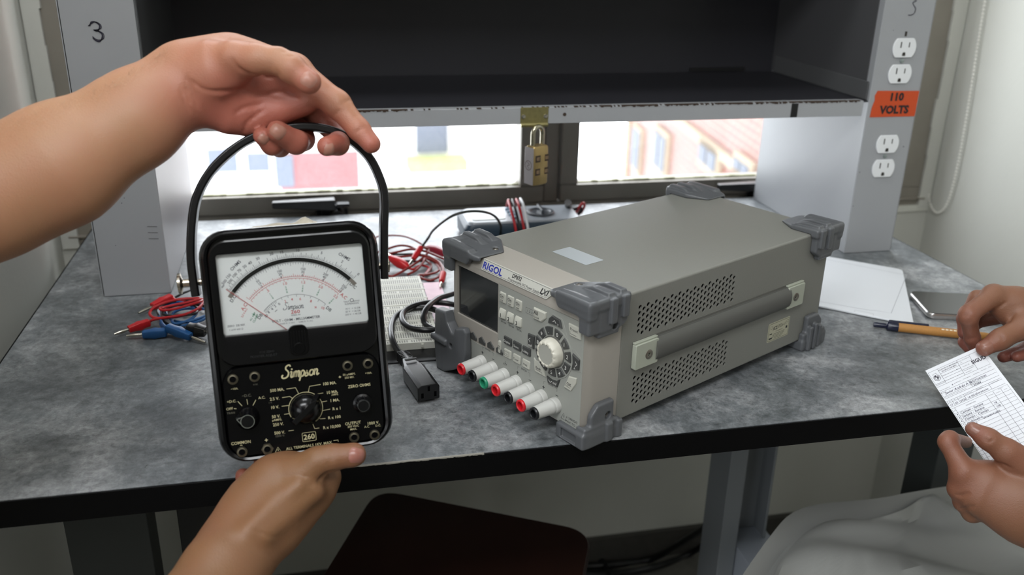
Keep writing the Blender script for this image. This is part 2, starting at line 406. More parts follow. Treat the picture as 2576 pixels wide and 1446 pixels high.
# white house facing us
wb = empty('white_building', (0, 11, 0), 'white rendered building with red wall patch and blue windows beyond the left pane', 'building')
YB = 11.0
def wrect(name, u0, u1, v0, v1, m, dep=0.06, par=wb):
    a = at(u0, v0, YB, 1); c = at(u1, v1, YB, 1)
    q = MB(Matrix.Translation((0, -YB, 0))); q.box(a.x, c.x, YB - dep, YB, c.z, a.z); return q.build(name, m, par, smooth=False)
a = at(380, 100, YB, 1); c = at(1330, 100, YB, 1)
q = MB(Matrix.Translation((0, -YB, 0))); q.box(a.x, c.x, YB, YB + 3, -9, 4); q.build('rendered_facade', creamw, wb, smooth=False)
for r in ((520, 600, 375, 430), (620, 680, 385, 428), (1045, 1125, 300, 380), (560, 620, 250, 300)):
    w_ = wrect('window', *r, blued)
wrect('red_wall', 700, 905, 385, 470, redw, 0.04); wrect('red_wall', 455, 485, 330, 480, redw, 0.04)
wrect('door', 690, 742, 388, 466, blued, 0.08)
wrect('planter', 1020, 1165, 392, 412, mat('planter_green', (150, 160, 96), 0.8, var=0.3, vscale=12), 0.4)
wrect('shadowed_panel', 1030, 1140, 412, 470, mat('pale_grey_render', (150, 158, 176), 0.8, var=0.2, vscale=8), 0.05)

# ---------------------------------------------------------------- desk
def laminate():
    m = bpy.data.materials.new('slate_laminate'); m.use_nodes = True; nt = m.node_tree; b = nt.nodes['Principled BSDF']
    tc = nt.nodes.new('ShaderNodeTexCoord')
    def noise(sc, det, dist=0.0, rough=0.55):
        n = nt.nodes.new('ShaderNodeTexNoise'); n.inputs['Scale'].default_value = sc; n.inputs['Detail'].default_value = det; n.inputs['Distortion'].default_value = dist; n.inputs['Roughness'].default_value = rough
        nt.links.new(tc.outputs['Object'], n.inputs[0]); return n
    def ramp(src, st):
        r = nt.nodes.new('ShaderNodeValToRGB'); r.color_ramp.elements.remove(r.color_ramp.elements[0])
        for i, (p, c) in enumerate(st):
            e = r.color_ramp.elements[0] if i == 0 else r.color_ramp.elements.new(p)
            e.position = p; e.color = hx(*c)
        nt.links.new(src, r.inputs[0]); return r
    big = ramp(noise(11, 10, 0.3, 0.70).outputs[0], [(0.36, (72, 77, 80)), (0.50, (106, 110, 113)), (0.64, (152, 154, 156))])
    fine = ramp(noise(120, 10, 0.4, 0.82).outputs[0], [(0.36, (100, 102, 102)), (0.47, (172, 172, 172)), (0.54, (192, 192, 192)), (0.66, (236, 236, 234))])
    mx = nt.nodes.new('ShaderNodeMix'); mx.data_type = 'RGBA'; mx.blend_type = 'OVERLAY'; mx.inputs[0].default_value = 0.75
    nt.links.new(big.outputs[0], mx.inputs[6]); nt.links.new(fine.outputs[0], mx.inputs[7])
    # dark pits
    vo = nt.nodes.new('ShaderNodeTexNoise'); vo.inputs['Scale'].default_value = 55; vo.inputs['Detail'].default_value = 9; vo.inputs['Roughness'].default_value = 0.75; vo.inputs['Distortion'].default_value = 2.5
    nt.links.new(tc.outputs['Object'], vo.inputs[0])
    pr = nt.nodes.new('ShaderNodeMapRange'); pr.inputs[1].default_value = 0.33; pr.inputs[2].default_value = 0.29; nt.links.new(vo.outputs[0], pr.inputs[0])
    m2 = nt.nodes.new('ShaderNodeMix'); m2.data_type = 'RGBA'; m2.inputs[7].default_value = hx(34, 34, 34)
    nt.links.new(pr.outputs[0], m2.inputs[0]); nt.links.new(mx.outputs[2], m2.inputs[6]); nt.links.new(m2.outputs[2], b.inputs['Base Color'])
    rr = nt.nodes.new('ShaderNodeMapRange'); rr.inputs[3].default_value = 0.30; rr.inputs[4].default_value = 0.44
    nt.links.new(noise(24, 5).outputs[0], rr.inputs[0]); nt.links.new(rr.outputs[0], b.inputs['Roughness'])
    bp = nt.nodes.new('ShaderNodeBump'); bp.inputs['Strength'].default_value = 0.12; bp.inputs['Distance'].default_value = 0.0006
    nt.links.new(noise(900, 2).outputs[0], bp.inputs['Height']); nt.links.new(bp.outputs[0], b.inputs['Normal'])
    b.inputs['Specular IOR Level'].default_value = 0.75
    return m
lam = laminate()
DX0, DX1, DY0, DY1 = -0.573, 0.594, -0.0135, 0.70
desk = empty('laboratory_desk', (0, 0.34, FZ), 'long laboratory desk with mottled grey slate laminate top and black edge', 'desk')
Md = Matrix.Translation((0, -0.34, -FZ))
b = MB(Md); b.box(DX0 + 0.0015, DX1 - 0.0015, DY0 + 0.0015, DY1, -0.0235, 0.0); b.build('desk_top', lam, desk, bevel=0.0004, seg=1)
b = MB(Md); b.box(DX0 - 0.0, DX1, DY0 - 0.0006, DY0 + 0.0012, -0.0245, -0.0006); b.box(DX0 - 0.0006, DX0 + 0.0012, DY0, DY1, -0.0245, -0.0006); b.box(DX1 - 0.0012, DX1 + 0.0006, DY0, DY1, -0.0245, -0.0006)
b.build('edge_band', mat('black_edging', (3, 3, 4), 0.5, spec=0.15), desk, bevel=0.0004, seg=1, label='black edge band along the desk top')
b = MB(Md)  # pale ragged lip, the highlight along the desk edge put into its colour
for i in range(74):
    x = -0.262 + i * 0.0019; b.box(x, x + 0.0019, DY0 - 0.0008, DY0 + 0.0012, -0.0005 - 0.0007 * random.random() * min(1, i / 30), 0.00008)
b.build('pale_lip', mat('pale_lip_grey', (140, 137, 128), 0.7, var=0.2, vscale=300), desk, smooth=False)
legm = mat('desk_leg_grey', (122, 126, 130), 0.5, var=0.06, vscale=9); legd = mat('desk_leg_dark', (58, 62, 62), 0.5)
def leg(boxes, m): 
    b = MB(Md)
    for x in boxes: b.box(*x)
    b.build('leg', m, desk, bevel=0.0015)
leg([(0.283, 0.309, 0.30, 0.36, FZ, -0.0235), (0.309, 0.362, 0.345, 0.36, FZ, -0.0235), (0.358, 0.362, 0.315, 0.36, FZ, -0.0235)], legm)
leg([(0.536, 0.590, 0.215, 0.27, FZ, -0.0235)], legd)
leg([(-0.53, -0.447, 0.20, 0.24, FZ, -0.0235)], legd)
leg([(-0.415, -0.33, 0.19, 0.23, FZ, -0.0235)], mat('desk_leg_black', (22, 22, 23), 0.6))
b = MB(Md); b.box(0.311, 0.372, 0.155, 0.345, -0.452, -0.402); b.build('foot_rail', mat('foot_rail_grey', (160, 166, 176), 0.5), desk, bevel=0.0015)
b = MB(Md); b.box(-0.33, 0.283, 0.40, 0.43, -0.09, -0.0235); b.build('stretcher', legd, desk, bevel=0.0015)

# ---------------------------------------------------------------- hutch on the desk
HY = 0.408; HB = 0.69; HT = 0.56
hut = empty('shelf_hutch', (0.02, 0.55, 0), 'grey enamelled steel hutch with open dark shelf standing on the desk', 'cabinet')
Mh = Matrix.Translation(-Vector(hut.location))
def hb(name, boxes, m, bev=0.0008, **k):
    b = MB(Mh)
    for x in boxes: b.box(*x)
    return b.build(name, m, hut, bevel=bev, **k)
t = 0.0012
def column(xa, xb, inner):
    bx = [(xa, xb, HY, HY + t, 0.0005, HT), (xa, xa + t, HY + t, HB, 0.0005, HT), (xb - t, xb, HY + t, HB, 0.0005, HT), (xa, xb, HB - t, HB, 0.0005, HT)]
    return hb('side_column', bx, steel, 0.0012)
column(-0.504, -0.4285, 1); column(0.4765, 0.5495, -1)
# outer cover seams
for q_ in ((-0.5062, -0.5048, HY + 0.001, HB, 0.003, HT), (0.5500, 0.5512, HY + 0.001, HB, 0.003, HT)): hb('cover_seam', [q_], steel)
for q_ in ((-0.5050, -0.5040, HY + 0.0006, HY + 0.02, 0.003, HT), (0.5494, 0.5502, HY + 0.0006, HY + 0.02, 0.003, HT)): hb('seam_shadow_gap', [q_], blackm)
# inner sides and back above the shelf, shade inside put into darker greys
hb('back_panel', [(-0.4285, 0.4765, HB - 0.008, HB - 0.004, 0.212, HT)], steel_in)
for q_ in ((-0.4285, -0.4275, HY + 0.012, HB - 0.008, 0.216, HT), (0.4755, 0.4765, HY + 0.012, HB - 0.008, 0.216, HT)): hb('side_shade_sheet', [q_], mat('side_shade_grey', (76, 76, 78), 0.5))
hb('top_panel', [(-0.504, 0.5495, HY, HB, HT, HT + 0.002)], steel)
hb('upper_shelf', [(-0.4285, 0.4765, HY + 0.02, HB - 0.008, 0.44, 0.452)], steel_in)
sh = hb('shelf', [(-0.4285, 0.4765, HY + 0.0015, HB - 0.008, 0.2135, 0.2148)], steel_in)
hb('shelf_lip', [(-0.4285, 0.4685, HY - 0.0005, HY + 0.001, 0.1955, 0.2155), (-0.4285, 0.4685, HY, HY + 0.014, 0.2148, 0.2158)], steel, label='grey front lip of the shelf with chipped paint')
b = MB(Mh)
x = -0.42
while x < 0.462:
    wdt = 0.0015 + 0.002 * random.random(); big = (x < -0.14 or x > 0.10)
    if random.random() < (0.9 if big else 0.25): 
        h = 0.0008 + (0.0018 if big else 0.0006) * random.random(); b.box(x, x + wdt, HY - 0.0009, HY + 0.0035, 0.2163 - h, 0.2163)
    x += wdt
b.build('rusty_edge', rust, hut, smooth=False, label='rusty worn top edge of the shelf lip')
for q_ in ((0.4735, 0.4752, HY + 0.004, HB - 0.02, 0.2158, 0.240), (-0.4270, -0.4255, HY + 0.004, HB - 0.02, 0.2158, 0.240)): hb('shelf_end_bracket', [q_], mat('bracket_grey', (84, 85, 86), 0.5))
hb('shelf_gap', [(0.3640, 0.3735, HY - 0.0008, HY, 0.1960, 0.2140)], blackm, 0)
hb('notch_strip', [(0.335, 0.428, HB - 0.010, HB - 0.008, 0.2155, 0.2215)], blackm, 0)
b = MB(Mh); b.lathe([(0.0022, 0), (0.0022, 0.0006)], 14, Matrix.Translation((0.057, HY - 0.0005, 0.2065)) @ Matrix.Rotation(PI / 2, 4, 'X')); b.build('rivet_hole', rust, hut)
# outlets
Mo = Matrix.Rotation(PI / 2, 4, 'X')   # local xy -> world xz, z towards us
def outlet(zc, cx=0.5145):
    o = empty('duplex_outlet', (cx - hut.location.x, HY - hut.location.y, zc)); o.parent = hut
    for dz in (0.0168, -0.0168):
        r = 0.017; poly = []
        for a in list(range(-45, 46, 9)): poly.append((r * math.cos(math.radians(a)) , dz + r * math.sin(math.radians(a)) * 1.02))
        for a in list(range(135, 226, 9)): poly.append((r * math.cos(math.radians(a)), dz + r * math.sin(math.radians(a)) * 1.02))
        b = MB(Mo); b.prism(poly, 0.0, 0.0022); f = b.build('outlet_face', whitep, o, bevel=0.0006)
        b = MB(Mo); b.box(-0.0068, -0.0053, dz + 0.0002, dz + 0.0078, 0.0021, 0.0024); b.box(0.0053, 0.0066, dz + 0.0008, dz + 0.0072, 0.0021, 0.0024)
        b.prism([(-0.0022, dz - 0.0102), (0.0022, dz - 0.0102), (0.0024, dz - 0.0076), (0.0015, dz - 0.0054), (-0.0015, dz - 0.0054), (-0.0024, dz - 0.0076)], 0.0021, 0.0024)
        b.build('outlet_slots', mat('slot_dark', (40, 36, 30), 0.6), f, smooth=False)
    b = MB(Mo); b.lathe([(0.0030, 0), (0.0028, 0.0012), (0.0016, 0.0018), (0.0003, 0.0018)], 16); b.build('screw', mat('outlet_screw', (150, 160, 158), 0.35, metal=0.6), o)
outlet(0.267); outlet(0.1395)
hb('screw_slot', [(0.5125, 0.5155, HY - 0.0004, HY, 0.2985, 0.3045)], mat('slot_dark'), 0)
lb = MB(Mh @ Matrix.Translation((0, HY, 0)) @ Mo)
lb.prism([(0.4865, 0.2285), (0.5490, 0.2275), (0.5488, 0.1935), (0.4812, 0.1935), (0.4818, 0.206), (0.4845, 0.216), (0.4835, 0.222)], 0.0002, 0.0007)
lab = lb.build('voltage_label', mat('orange_vinyl', (196, 72, 24), 0.5), hut, smooth=False, label='orange sticker with black lettering reading 110 VOLTS')
lb = MB(Mh @ Matrix.Translation((0, HY, 0)) @ Mo)
lb.text('110', 0.5160, 0.2205, 0.0100, z=0.0009, bold=0.075, sx=1.05); lb.text('VOLTS', 0.5160, 0.2035, 0.0105, z=0.0009, bold=0.075)
lb.build('label_lettering', mat('black_print', (36, 24, 26), 0.6), lab, smooth=False)
# hand-drawn threes
ln = MB(Mh @ Matrix.Translation((0, HY, 0)) @ Mo)
for dd in (0.0, 0.0011, -0.0008):
    ln.stroke([(-0.4765 + dd, 0.3125), (-0.4735, 0.3160 + dd), (-0.4690 + dd, 0.3165), (-0.4655 + dd, 0.3135), (-0.4660 + dd, 0.3100), (-0.4690, 0.3078 + dd), (-0.4725, 0.3085)], 0.0008, 0.0005)
    ln.stroke([(-0.4725, 0.3085), (-0.4675 + dd, 0.3070), (-0.4640 + dd, 0.3040), (-0.4648 + dd, 0.2995), (-0.4680, 0.2970 + dd), (-0.4715, 0.2978 + dd), (-0.4745, 0.3008 + dd)], 0.0008, 0.0005)
ln.stroke([(0.5160, 0.3450), (0.5205, 0.3425), (0.5160, 0.3405), (0.5185, 0.3365), (0.5215, 0.3330), (0.5205, 0.3275), (0.5165, 0.3250), (0.5120, 0.3250)], 0.0010, 0.0005)
ln.build('handwritten_number', inkm, hut, smooth=False)
sc = MB(Mh @ Matrix.Translation((0, HY, 0)) @ Mo)
for (x, z, r) in ((-0.4295, 0.272, 0.0011), (-0.4695, 0.115, 0.0006), (-0.4660, 0.121, 0.0005), (-0.483, 0.064, 0.0005), (-0.460, 0.190, 0.0004), (0.5405, 0.152, 0.0008), (0.4800, 0.118, 0.0007), (0.4785, 0.070, 0.0006), (0.5335, 0.282, 0.0004), (0.4945, 0.306, 0.0005)):
    sc.disc(x, z, r, 0.0004, 9)
for i in range(3):
    sc.stroke([(-0.4455, 0.0855 - i * 0.0075), (-0.4345, 0.0848 - i * 0.0075)], 0.0006, 0.0004, 0)
sc.build('paint_chips', mat('paint_chip', (52, 50, 48), 0.7), hut, smooth=False)
# hasp
Ml = Mh @ Matrix.Translation((0.0195, HY, 0.2045)) @ Mo
b = MB(Ml); b.box(-0.0185, 0.0165, -0.0085, 0.0115, 0.0002, 0.0016); b.tube([(-0.018, -0.0098, 0.0022), (0.016, -0.0098, 0.0022)], 0.0028, 10, smooth=0)
b.build('hasp', zinc, hut, bevel=0.0004, label='yellowish zinc hasp plate riveted to the shelf lip')
b = MB(Ml)
for x in (-0.0150, 0.0130): b.lathe([(0.0029, 0.0014), (0.0027, 0.0026), (0.0012, 0.0030), (0.0011, 0.0022)], 14, Matrix.Translation((x, 0.0006, 0)))
b.build('hasp_rivets', chrome, hut)
# padlock
pl = empty('padlock', (0.0215, HY - 0.013, 0.190), 'brass and steel combination padlock hanging from the hasp', 'padlock')
Rz = Matrix.Rotation(math.radians(28), 4, 'Z')
b = MB(Rz @ Matrix.Translation((0, 0, -0.0665)))
prof = rrect(-0.0145, 0.0105, -0.0085, 0.0075, 0.003)
b.loops([[(x, y, 0.0) for x, y in inset(prof, 0.12)], [(x, y, 0.002) for x, y in prof], [(x, y, 0.046) for x, y in prof], [(x, y, 0.0485) for x, y in inset(prof, 0.10)]])
body = b.build('lock_body', brass, pl)
b = MB(Rz @ Matrix.Translation((0, 0, -0.0665)))
b.box(-0.0152, -0.0144, -0.0085, 0.0075, 0.001, 0.0475); b.build('lock_side_plate', mat('brushed_steel', (170, 165, 165), 0.35, metal=0.7), pl, bevel=0.0003)
b = MB(Rz @ Matrix.Translation((0, 0, -0.0665)))
for zc in (0.0335, 0.0170):
    for x0_, x1_ in ((-0.0115, -0.0035), (0.0040, 0.0100)):
        b.box(x0_, x1_, -0.00885, -0.0080, zc - 0.0042, zc + 0.0042)
b.build('dial_window', mat('dial_dark', (62, 48, 34), 0.5, var=0.3, vscale=300), pl, smooth=False)
b = MB(Rz @ Matrix.Translation((0, 0, -0.0665)))
for zc in (0.0335, 0.0170):
    for xc in (-0.0070, 0.0068): b.lathe([(0.0030, -0.002), (0.0030, 0.002)], 14, Matrix.Translation((xc, -0.0074, zc)))
b.build('number_wheel', mat('wheel_brown', (112, 92, 70), 0.5), pl)
b = MB(Rz @ Matrix.Translation((0, 0, -0.018))); n = 14
b.tube([(-0.0095, -0.0005, -0.003), (-0.0095, -0.0005, 0.012)] + [(-0.0018 - 0.0077 * math.cos(PI * i / 8), -0.0005, 0.014 + 0.0090 * math.sin(PI * i / 8)) for i in range(9)] + [(0.0059, -0.0005, 0.012), (0.0059, -0.0005, -0.003)], 0.0029, 12, smooth=2)
b.build('shackle', mat('shackle_steel', (176, 170, 150), 0.18, metal=1.0), pl)
b = MB(Rz @ Matrix.Translation((0, 0, -0.0665)) @ Matrix(((0, 0, -1, -0.0154), (-1, 0, 0, 0), (0, 1, 0, 0.025), (0, 0, 0, 1))))
b.arc(0, 0, 0.0058, 0, 360, 0.0007, 0, 24); b.stroke([(-0.002, 0.004), (0.002, 0.001), (-0.002, -0.001), (0.002, -0.004)], 0.0006, 0); b.build('engraved_mark', mat('engraving', (70, 56, 44), 0.6), pl, smooth=False)

# ---------------------------------------------------------------- bead chain of the blind on the right wall
cx_ = WX1 - 0.006
pa = [at(2432, 0, cx_, 0), at(2400, 150, cx_, 0), at(2372, 280, cx_, 0), at(2346, 400, cx_, 0), at(2336, 470, cx_, 0), at(2341, 515, cx_, 0), at(2357, 535, cx_, 0), at(2378, 520, cx_, 0), at(2396, 470, cx_, 0), at(2416, 380, cx_, 0), at(2440, 240, cx_, 0), at(2460, 110, cx_, 0), at(2478, 0, cx_, 0)]
top0 = pa[0] + (pa[0] - pa[1]).normalized() * 0.5; top1 = pa[-1] + (pa[-1] - pa[-2]).normalized() * 0.5
path = catmull([top0] + pa + [top1], 12)
b = MB(); b.tube(path, 0.0007, 5, smooth=0); acc = 0; step = 0.0062; ln_ = 0
for p0, p1 in zip(path, path[1:]):
    d = (p1 - p0).length
    while acc <= d:
        c_ = p0 + (p1 - p0) * (acc / d if d else 0)
        b.lathe([(0.0005, -0.0021), (0.0016, -0.0014), (0.0021, 0), (0.0016, 0.0014), (0.0005, 0.0021)], 8, Matrix.Translation(c_)); acc += step
    acc -= d
b.build('bead_chain', mat('bead_plastic', (232, 230, 222), 0.4), label='white beaded blind chain looping down the right wall', cat='blind chain')
# ---------------------------------------------------------------- bench power supply (millimetres: a across, v deep, w up)
YAW = -1.09479487; PW, PH, PL = 190.0, 122.12, 314.4
fx = Vector((math.cos(YAW), math.sin(YAW), 0)); fy = Vector((-math.sin(YAW), math.cos(YAW), 0))
Org = Vector((0, 0, 0.010)) - fx * 0.190
Mps = MAT4(fx, fy, (0, 0, 1), Org)
ps = empty('power_supply', (0, 0, 0), 'large light grey bench power supply with dark screen, round dial and seven terminals', 'power supply', M=Mps)
mm = 0.001
Mf = Matrix(((1, 0, 0, 0), (0, 0, -1, -41.0 * mm), (0, 1, 0, 0), (0, 0, 0, 1)))      # front panel: x across, y up, z towards us
def FB(): return MB(Mf, mm)
def PB(): return MB(None, mm)
casem = mat('case_paint', (124, 124, 118), 0.46, bump=0.10, bscale=700)
bezm = mat('bezel_plastic', (158, 153, 145), 0.5)
panelm = mat('panel_plastic', (150, 152, 146), 0.5)
bumpm = mat('bumper_rubber', (88, 90, 93), 0.34, spec=0.45)
keyl = mat('light_key', (184, 184, 174), 0.5); keyd = mat('dark_key', (66, 67, 66), 0.45)
printd = mat('print_dark', (38, 38, 40), 0.6); printl = mat('print_light', (225, 225, 220), 0.6)
darkhole = mat('dark_inside', (7, 7, 8), 0.8, spec=0.05)

b = PB(); b.box(0, PW, 0, PL, 0, PH)
case = b.build('case', [casem, darkhole], ps, bevel=0.0024, seg=3)
b = PB(); b.mi = 0
def hole(v, w):
    b.loops([[(PW - 1.6, v + 2.15 * math.cos(2 * PI * i / 12), w + 2.15 * math.sin(2 * PI * i / 12)) for i in range(12)], [(PW + 3, v + 2.15 * math.cos(2 * PI * i / 12), w + 2.15 * math.sin(2 * PI * i / 12)) for i in range(12)]])
for k in range(13):
    v = 22.3 + 10.5 * k
    for r in range(5):
        hole(v, 106.1 - 5.72 * r); hole(v + 5.25, 103.3 - 5.72 * r); hole(v, 37.4 - 5.8 * r); hole(v + 5.25, 34.6 - 5.8 * r)
c_ = b.build('cutter', darkhole, ps, smooth=False)
cut(case, c_)
case.data.materials.clear(); case.data.materials.append(casem); case.data.materials.append(darkhole)
for p in case.data.polygons:
    c = p.center / mm
    inside = PW - 2 < c.x < PW - 0.02 and 15 < c.y < 165 and (8 < c.z < 42 or 76 < c.z < 112)
    p.material_index = 1 if inside and (abs(c.x - (PW - 1.6)) < 0.05) else 0

# front bezel
def lp(a0, a1, w0, w1, v, r=3.0): return [(x, v, y) for x, y in rrect(a0, a1, w0, w1, r, 4)]
b = PB()
b.loops([lp(0, PW, 0, PH, 0.2), lp(0, PW, 0, PH, -30), lp(0.7, PW - 0.7, 0.4, PH - 0.2, -33), lp(1.5, PW - 1.5, 1.0, PH - 0.6, -36.5), lp(3.2, PW - 3.0, 2.0, 111.6, -41.0, 2.0)])
bez = b.build('bezel', bezm, ps, angle=0.5)
# recess for the screen
b = FB(); b.prism(rrect(9.0, 72.3, 54.6, 105.4, 1.0), -2.6, 5); cut(bez, b.build('cutter', bezm, ps, smooth=False))
b = FB(); b.prism(rrect(9.2, 72.1, 54.8, 105.2, 0.8), -2.6, -2.1); b.build('screen', mat('screen_glass', (34, 36, 37), 0.10, spec=0.6, coat=0.5), ps, smooth=False)
# control panel plate
b = FB(); b.prism([(73.6, 105.9), (187.0, 105.9), (187.0, 2.6), (9, 2.6), (5.5, 34.0), (70.0, 34.0), (73.6, 40)], -0.3, 0.35); b.build('control_panel', panelm, ps, bevel=0.0002)
b = FB(); b.stroke([(73.4, 106.2), (188.6, 106.2)], 0.35, 0.42, 0); b.stroke([(73.2, 52), (79.5, 42), (79.5, 40)], 0.3, 0.45, 0)
b.build('panel_line', mat('panel_line', (110, 110, 106), 0.6), ps, smooth=False)
# name strip on the sloping top edge
sv = Vector((0, 4.2, 10.4)); sl = sv.length
Ms = Matrix.Translation((0, -41.2 * mm, 111.8 * mm)) @ MAT4((1, 0, 0), sv / sl, Vector((1, 0, 0)).cross(sv / sl), (0, 0, 0))
def SB(): return MB(Ms, mm)
b = SB(); b.prism([(47.0, 11.2), (148.6, 11.2), (138.8, 0.2), (47.2, 0.2)], -0.2, 0.9)
strip = b.build('name_strip', mat('strip_plastic', (190, 190, 182), 0.4), ps, bevel=0.0003, label='pale name strip with blue and black lettering')
b = SB(); 
for q in ([(48.2, 1.4), (138.3, 1.4), (146.4, 10.4)], [(48.2, 10.2), (146.4, 10.2)]): b.stroke(q, 0.25, 1.0, 0)
b.text('DP832', 96.4, 7.4, 3.7, z=1.05, bold=0.03, shear=0.15, sx=0.92); b.text('Programmable DC Power Supply', 107.2, 3.5, 2.45, z=1.05, sx=0.95, shear=0.1)
b.text('L', 130.8, 5.6, 5.4, z=1.05, bold=0.05, shear=0.3); b.text('X', 134.4, 5.4, 5.6, z=1.05, bold=0.03, shear=0.3); b.text('I', 138.1, 6.0, 5.4, z=1.05, bold=0.05, shear=0.3)
b.build('strip_lettering', printd, strip, smooth=False)
b = SB(); 
b.text('RIGOL', 62.4, 5.6, 6.4, z=1.05, bold=0.035, sx=1.12)
b.build('maker_name', mat('blue_print', (32, 46, 150), 0.5), strip, smooth=False, label='blue lettering reading RIGOL')

# keys
lt = FB(); ll = FB(); ld = FB()
def key(name, poly, h, m, d=0.12, ch=0.0):
    b = FB(); b.prism(poly, 0.2, h * 0.6); b.prism(poly, h * 0.6, h, top=inset(poly, d)); 
    return b.build(name, m, ps, bevel=0.00035, seg=2)
def kr(x0, x1, y0, y1): return [(x0, y0), (x1, y0), (x1, y1), (x0, y1)]
for i in range(3):
    x = 76.0 + 11.35 * i
    key('output_key', rrect(x, x + 8.7, 89.6, 99.9, 1.0, 2), 1.6, keyl)
    lt.text('On', x + 3.5, 96.4, 3.0, z=1.72, bold=0.01); lt.text('Off', x + 3.4, 91.7, 2.1, z=1.72); lt.stroke([(x + 1.2, 94.2), (x + 6.0, 94.2)], 0.25, 1.72, 0)
    b = FB(); b.loops([[(p[0], p[1], 0.2) for p in rrect(x, x + 8.9, 74.0, 83.7, 1.0, 2)], [(p[0], p[1], 1.3) for p in rrect(x + 0.2, x + 8.7, 74.2, 83.4, 1.0, 2)], [(p[0], p[1], 3.0) for p in rrect(x + 1.0, x + 6.8, 75.0, 80.6, 0.8, 2)]])
    b.build('channel_key', keyl, ps, bevel=0.0003)
    lt.text(str(i + 1), x + 3.9, 77.8, 4.0, z=3.1, bold=0.03); lt.text(('30V/3A', '30V/3A', '5V/3A')[i], x + 5.2, 70.4, 1.9, z=0.45)
    lt.stroke([(x + 1.5, 73.2), (x + 1.5, 72.6), (x + 7.9, 72.6), (x + 7.9, 73.2)], 0.2, 0.45, 0)
for x, x2, s in ((113.8, 0, '1'), (117.0, 0, '2'), (120.2, 0, '3')): lt.text(s, x + 0.4, 93.3, 2.2, z=0.45)
lt.stroke([(123, 96.2), (112.2, 96.0), (112.2, 90.8), (123, 90.8)], 0.22, 0.45, 0)
key('all_key', [(123.6, 89.4), (134.8, 89.6), (140.2, 95.0), (140.4, 100.4), (123.8, 100.2)], 2.4, keyl, 0.16)
lt.text('All', 128.0, 96.6, 3.9, z=2.5, bold=0.012); lt.text('On/Off', 128.6, 92.3, 1.8, z=2.5)
key('preset_key', [(171.0, 90.2), (184.2, 90.2), (184.4, 101.0), (168.6, 101.0), (169.2, 96)], 1.8, keyl, 0.1)
lt.text('Preset', 176.0, 97.0, 2.7, z=1.9); lt.stroke([(171.2, 94.6), (172.0, 92.4), (179.4, 92.4)], 0.35, 1.9, 0)
for i, s in enumerate(('Display', 'Store', 'Utility')):
    x = 83.2 + 13.35 * i; key('menu_key', rrect(x, x + 11.2, 50.2, 58.0, 0.7, 2), 1.9, keyd, 0.1); ld.text(s, x + 5.2, 53.6, 2.35, z=2.0)
for i, s in enumerate(('', 'Timer', 'Help')):
    x = 83.6 + 13.35 * i; key('menu_key', rrect(x, x + 10.4, 36.8, 45.2, 0.9, 2), 1.6, keyl, 0.1)
    if s: lt.text(s, x + 4.6, 40.6, 2.2, z=1.7)
    else: lt.stroke([(x + 1, 38.7), (x + 7.6, 38.7), (x + 7.6, 43), (x + 1, 43), (x + 1, 38.7)], 0.3, 1.7, 0); [lt.disc(x + 2.6 + 1.6 * j, 40.4, 0.35, 1.7, 8) for j in range(3)]
key('back_key', [(125.6, 51.8), (127.6, 38.8), (141.8, 38.6), (140.0, 44.2), (131.6, 50.5), (128.4, 50.0)], 1.6, keyl, 0.08)
lt.text('Back', 132.6, 44.0, 2.7, z=1.72, bold=0.01); lt.stroke([(129.4, 41.6), (137.6, 41.6), (138.0, 39.8)], 0.35, 1.72, 0)
key('ok_key', [(166.4, 39.0), (175.4, 38.6), (181.6, 49.0), (181.6, 54.0), (172.0, 52.0), (169.2, 45.2)], 1.8, keyl, 0.1)
lt.text('OK', 173.2, 44.8, 3.0, z=1.95, bold=0.01); lt.stroke([(169.0, 43.4), (169.2, 42.2), (174.6, 41.4)], 0.35, 1.95, 0)
key('clear_key', rrect(74.9, 78.6, 37.2, 50.2, 1.4, 3), 1.8, keyl, 0.12)
lt.arc(76.7, 43.4, 1.7, 60, 400, 0.35, 1.95, 14); lt.stroke([(76.3, 42.6), (77.4, 44.6)], 0.35, 1.95, 0)
for i in range(5):
    cx = 22.6 + 13.5 * i; key('soft_key', [(cx - 5.2, 36.0), (cx + 4.8, 36.0), (cx + 4.9, 39.0), (cx - 0.6, 43.9), (cx - 5.3, 40.6)], 1.3, keyd, 0.08)
# arrow keys and digit ring
KX, KY = 150.6, 66.8
b = FB(); b.prism([(KX + 24.6 * math.cos(t_), KY + 24.6 * math.sin(t_)) for t_ in [2 * PI * i / 48 for i in range(48)]], 0.2, 0.9)
b.prism([(142.0, 90.0), (147.6, 102.2), (160.2, 101.0), (169.0, 83.0)], 0.2, 0.6); b.prism([(168, 78.8), (177.4, 78.4), (186.4, 72.8), (186.0, 60.6), (168.0, 57.0)], 0.2, 0.6)
b.build('dial_surround', panelm, ps, bevel=0.0004)
key('arrow_key', [(143.0, 92.2), (144.0, 96.8), (148.2, 100.8), (158.4, 99.8), (161.2, 92.6), (156, 93.5), (148, 92.8)], 2.2, keyd)
key('arrow_key', [(117.2, 72.6), (117.6, 61.0), (125.8, 59.6), (125.6, 66.8), (126.8, 73.4)], 2.2, keyd)
key('arrow_key', [(175.2, 75.2), (184.2, 72.2), (184.0, 62.2), (175.0, 59.4), (176.4, 66.8)], 2.2, keyd)
key('arrow_key', [(143.6, 41.0), (150.4, 39.8), (156.6, 40.8), (161.2, 44.4), (158.0, 35.0), (145.6, 35.0)], 2.2, keyd)
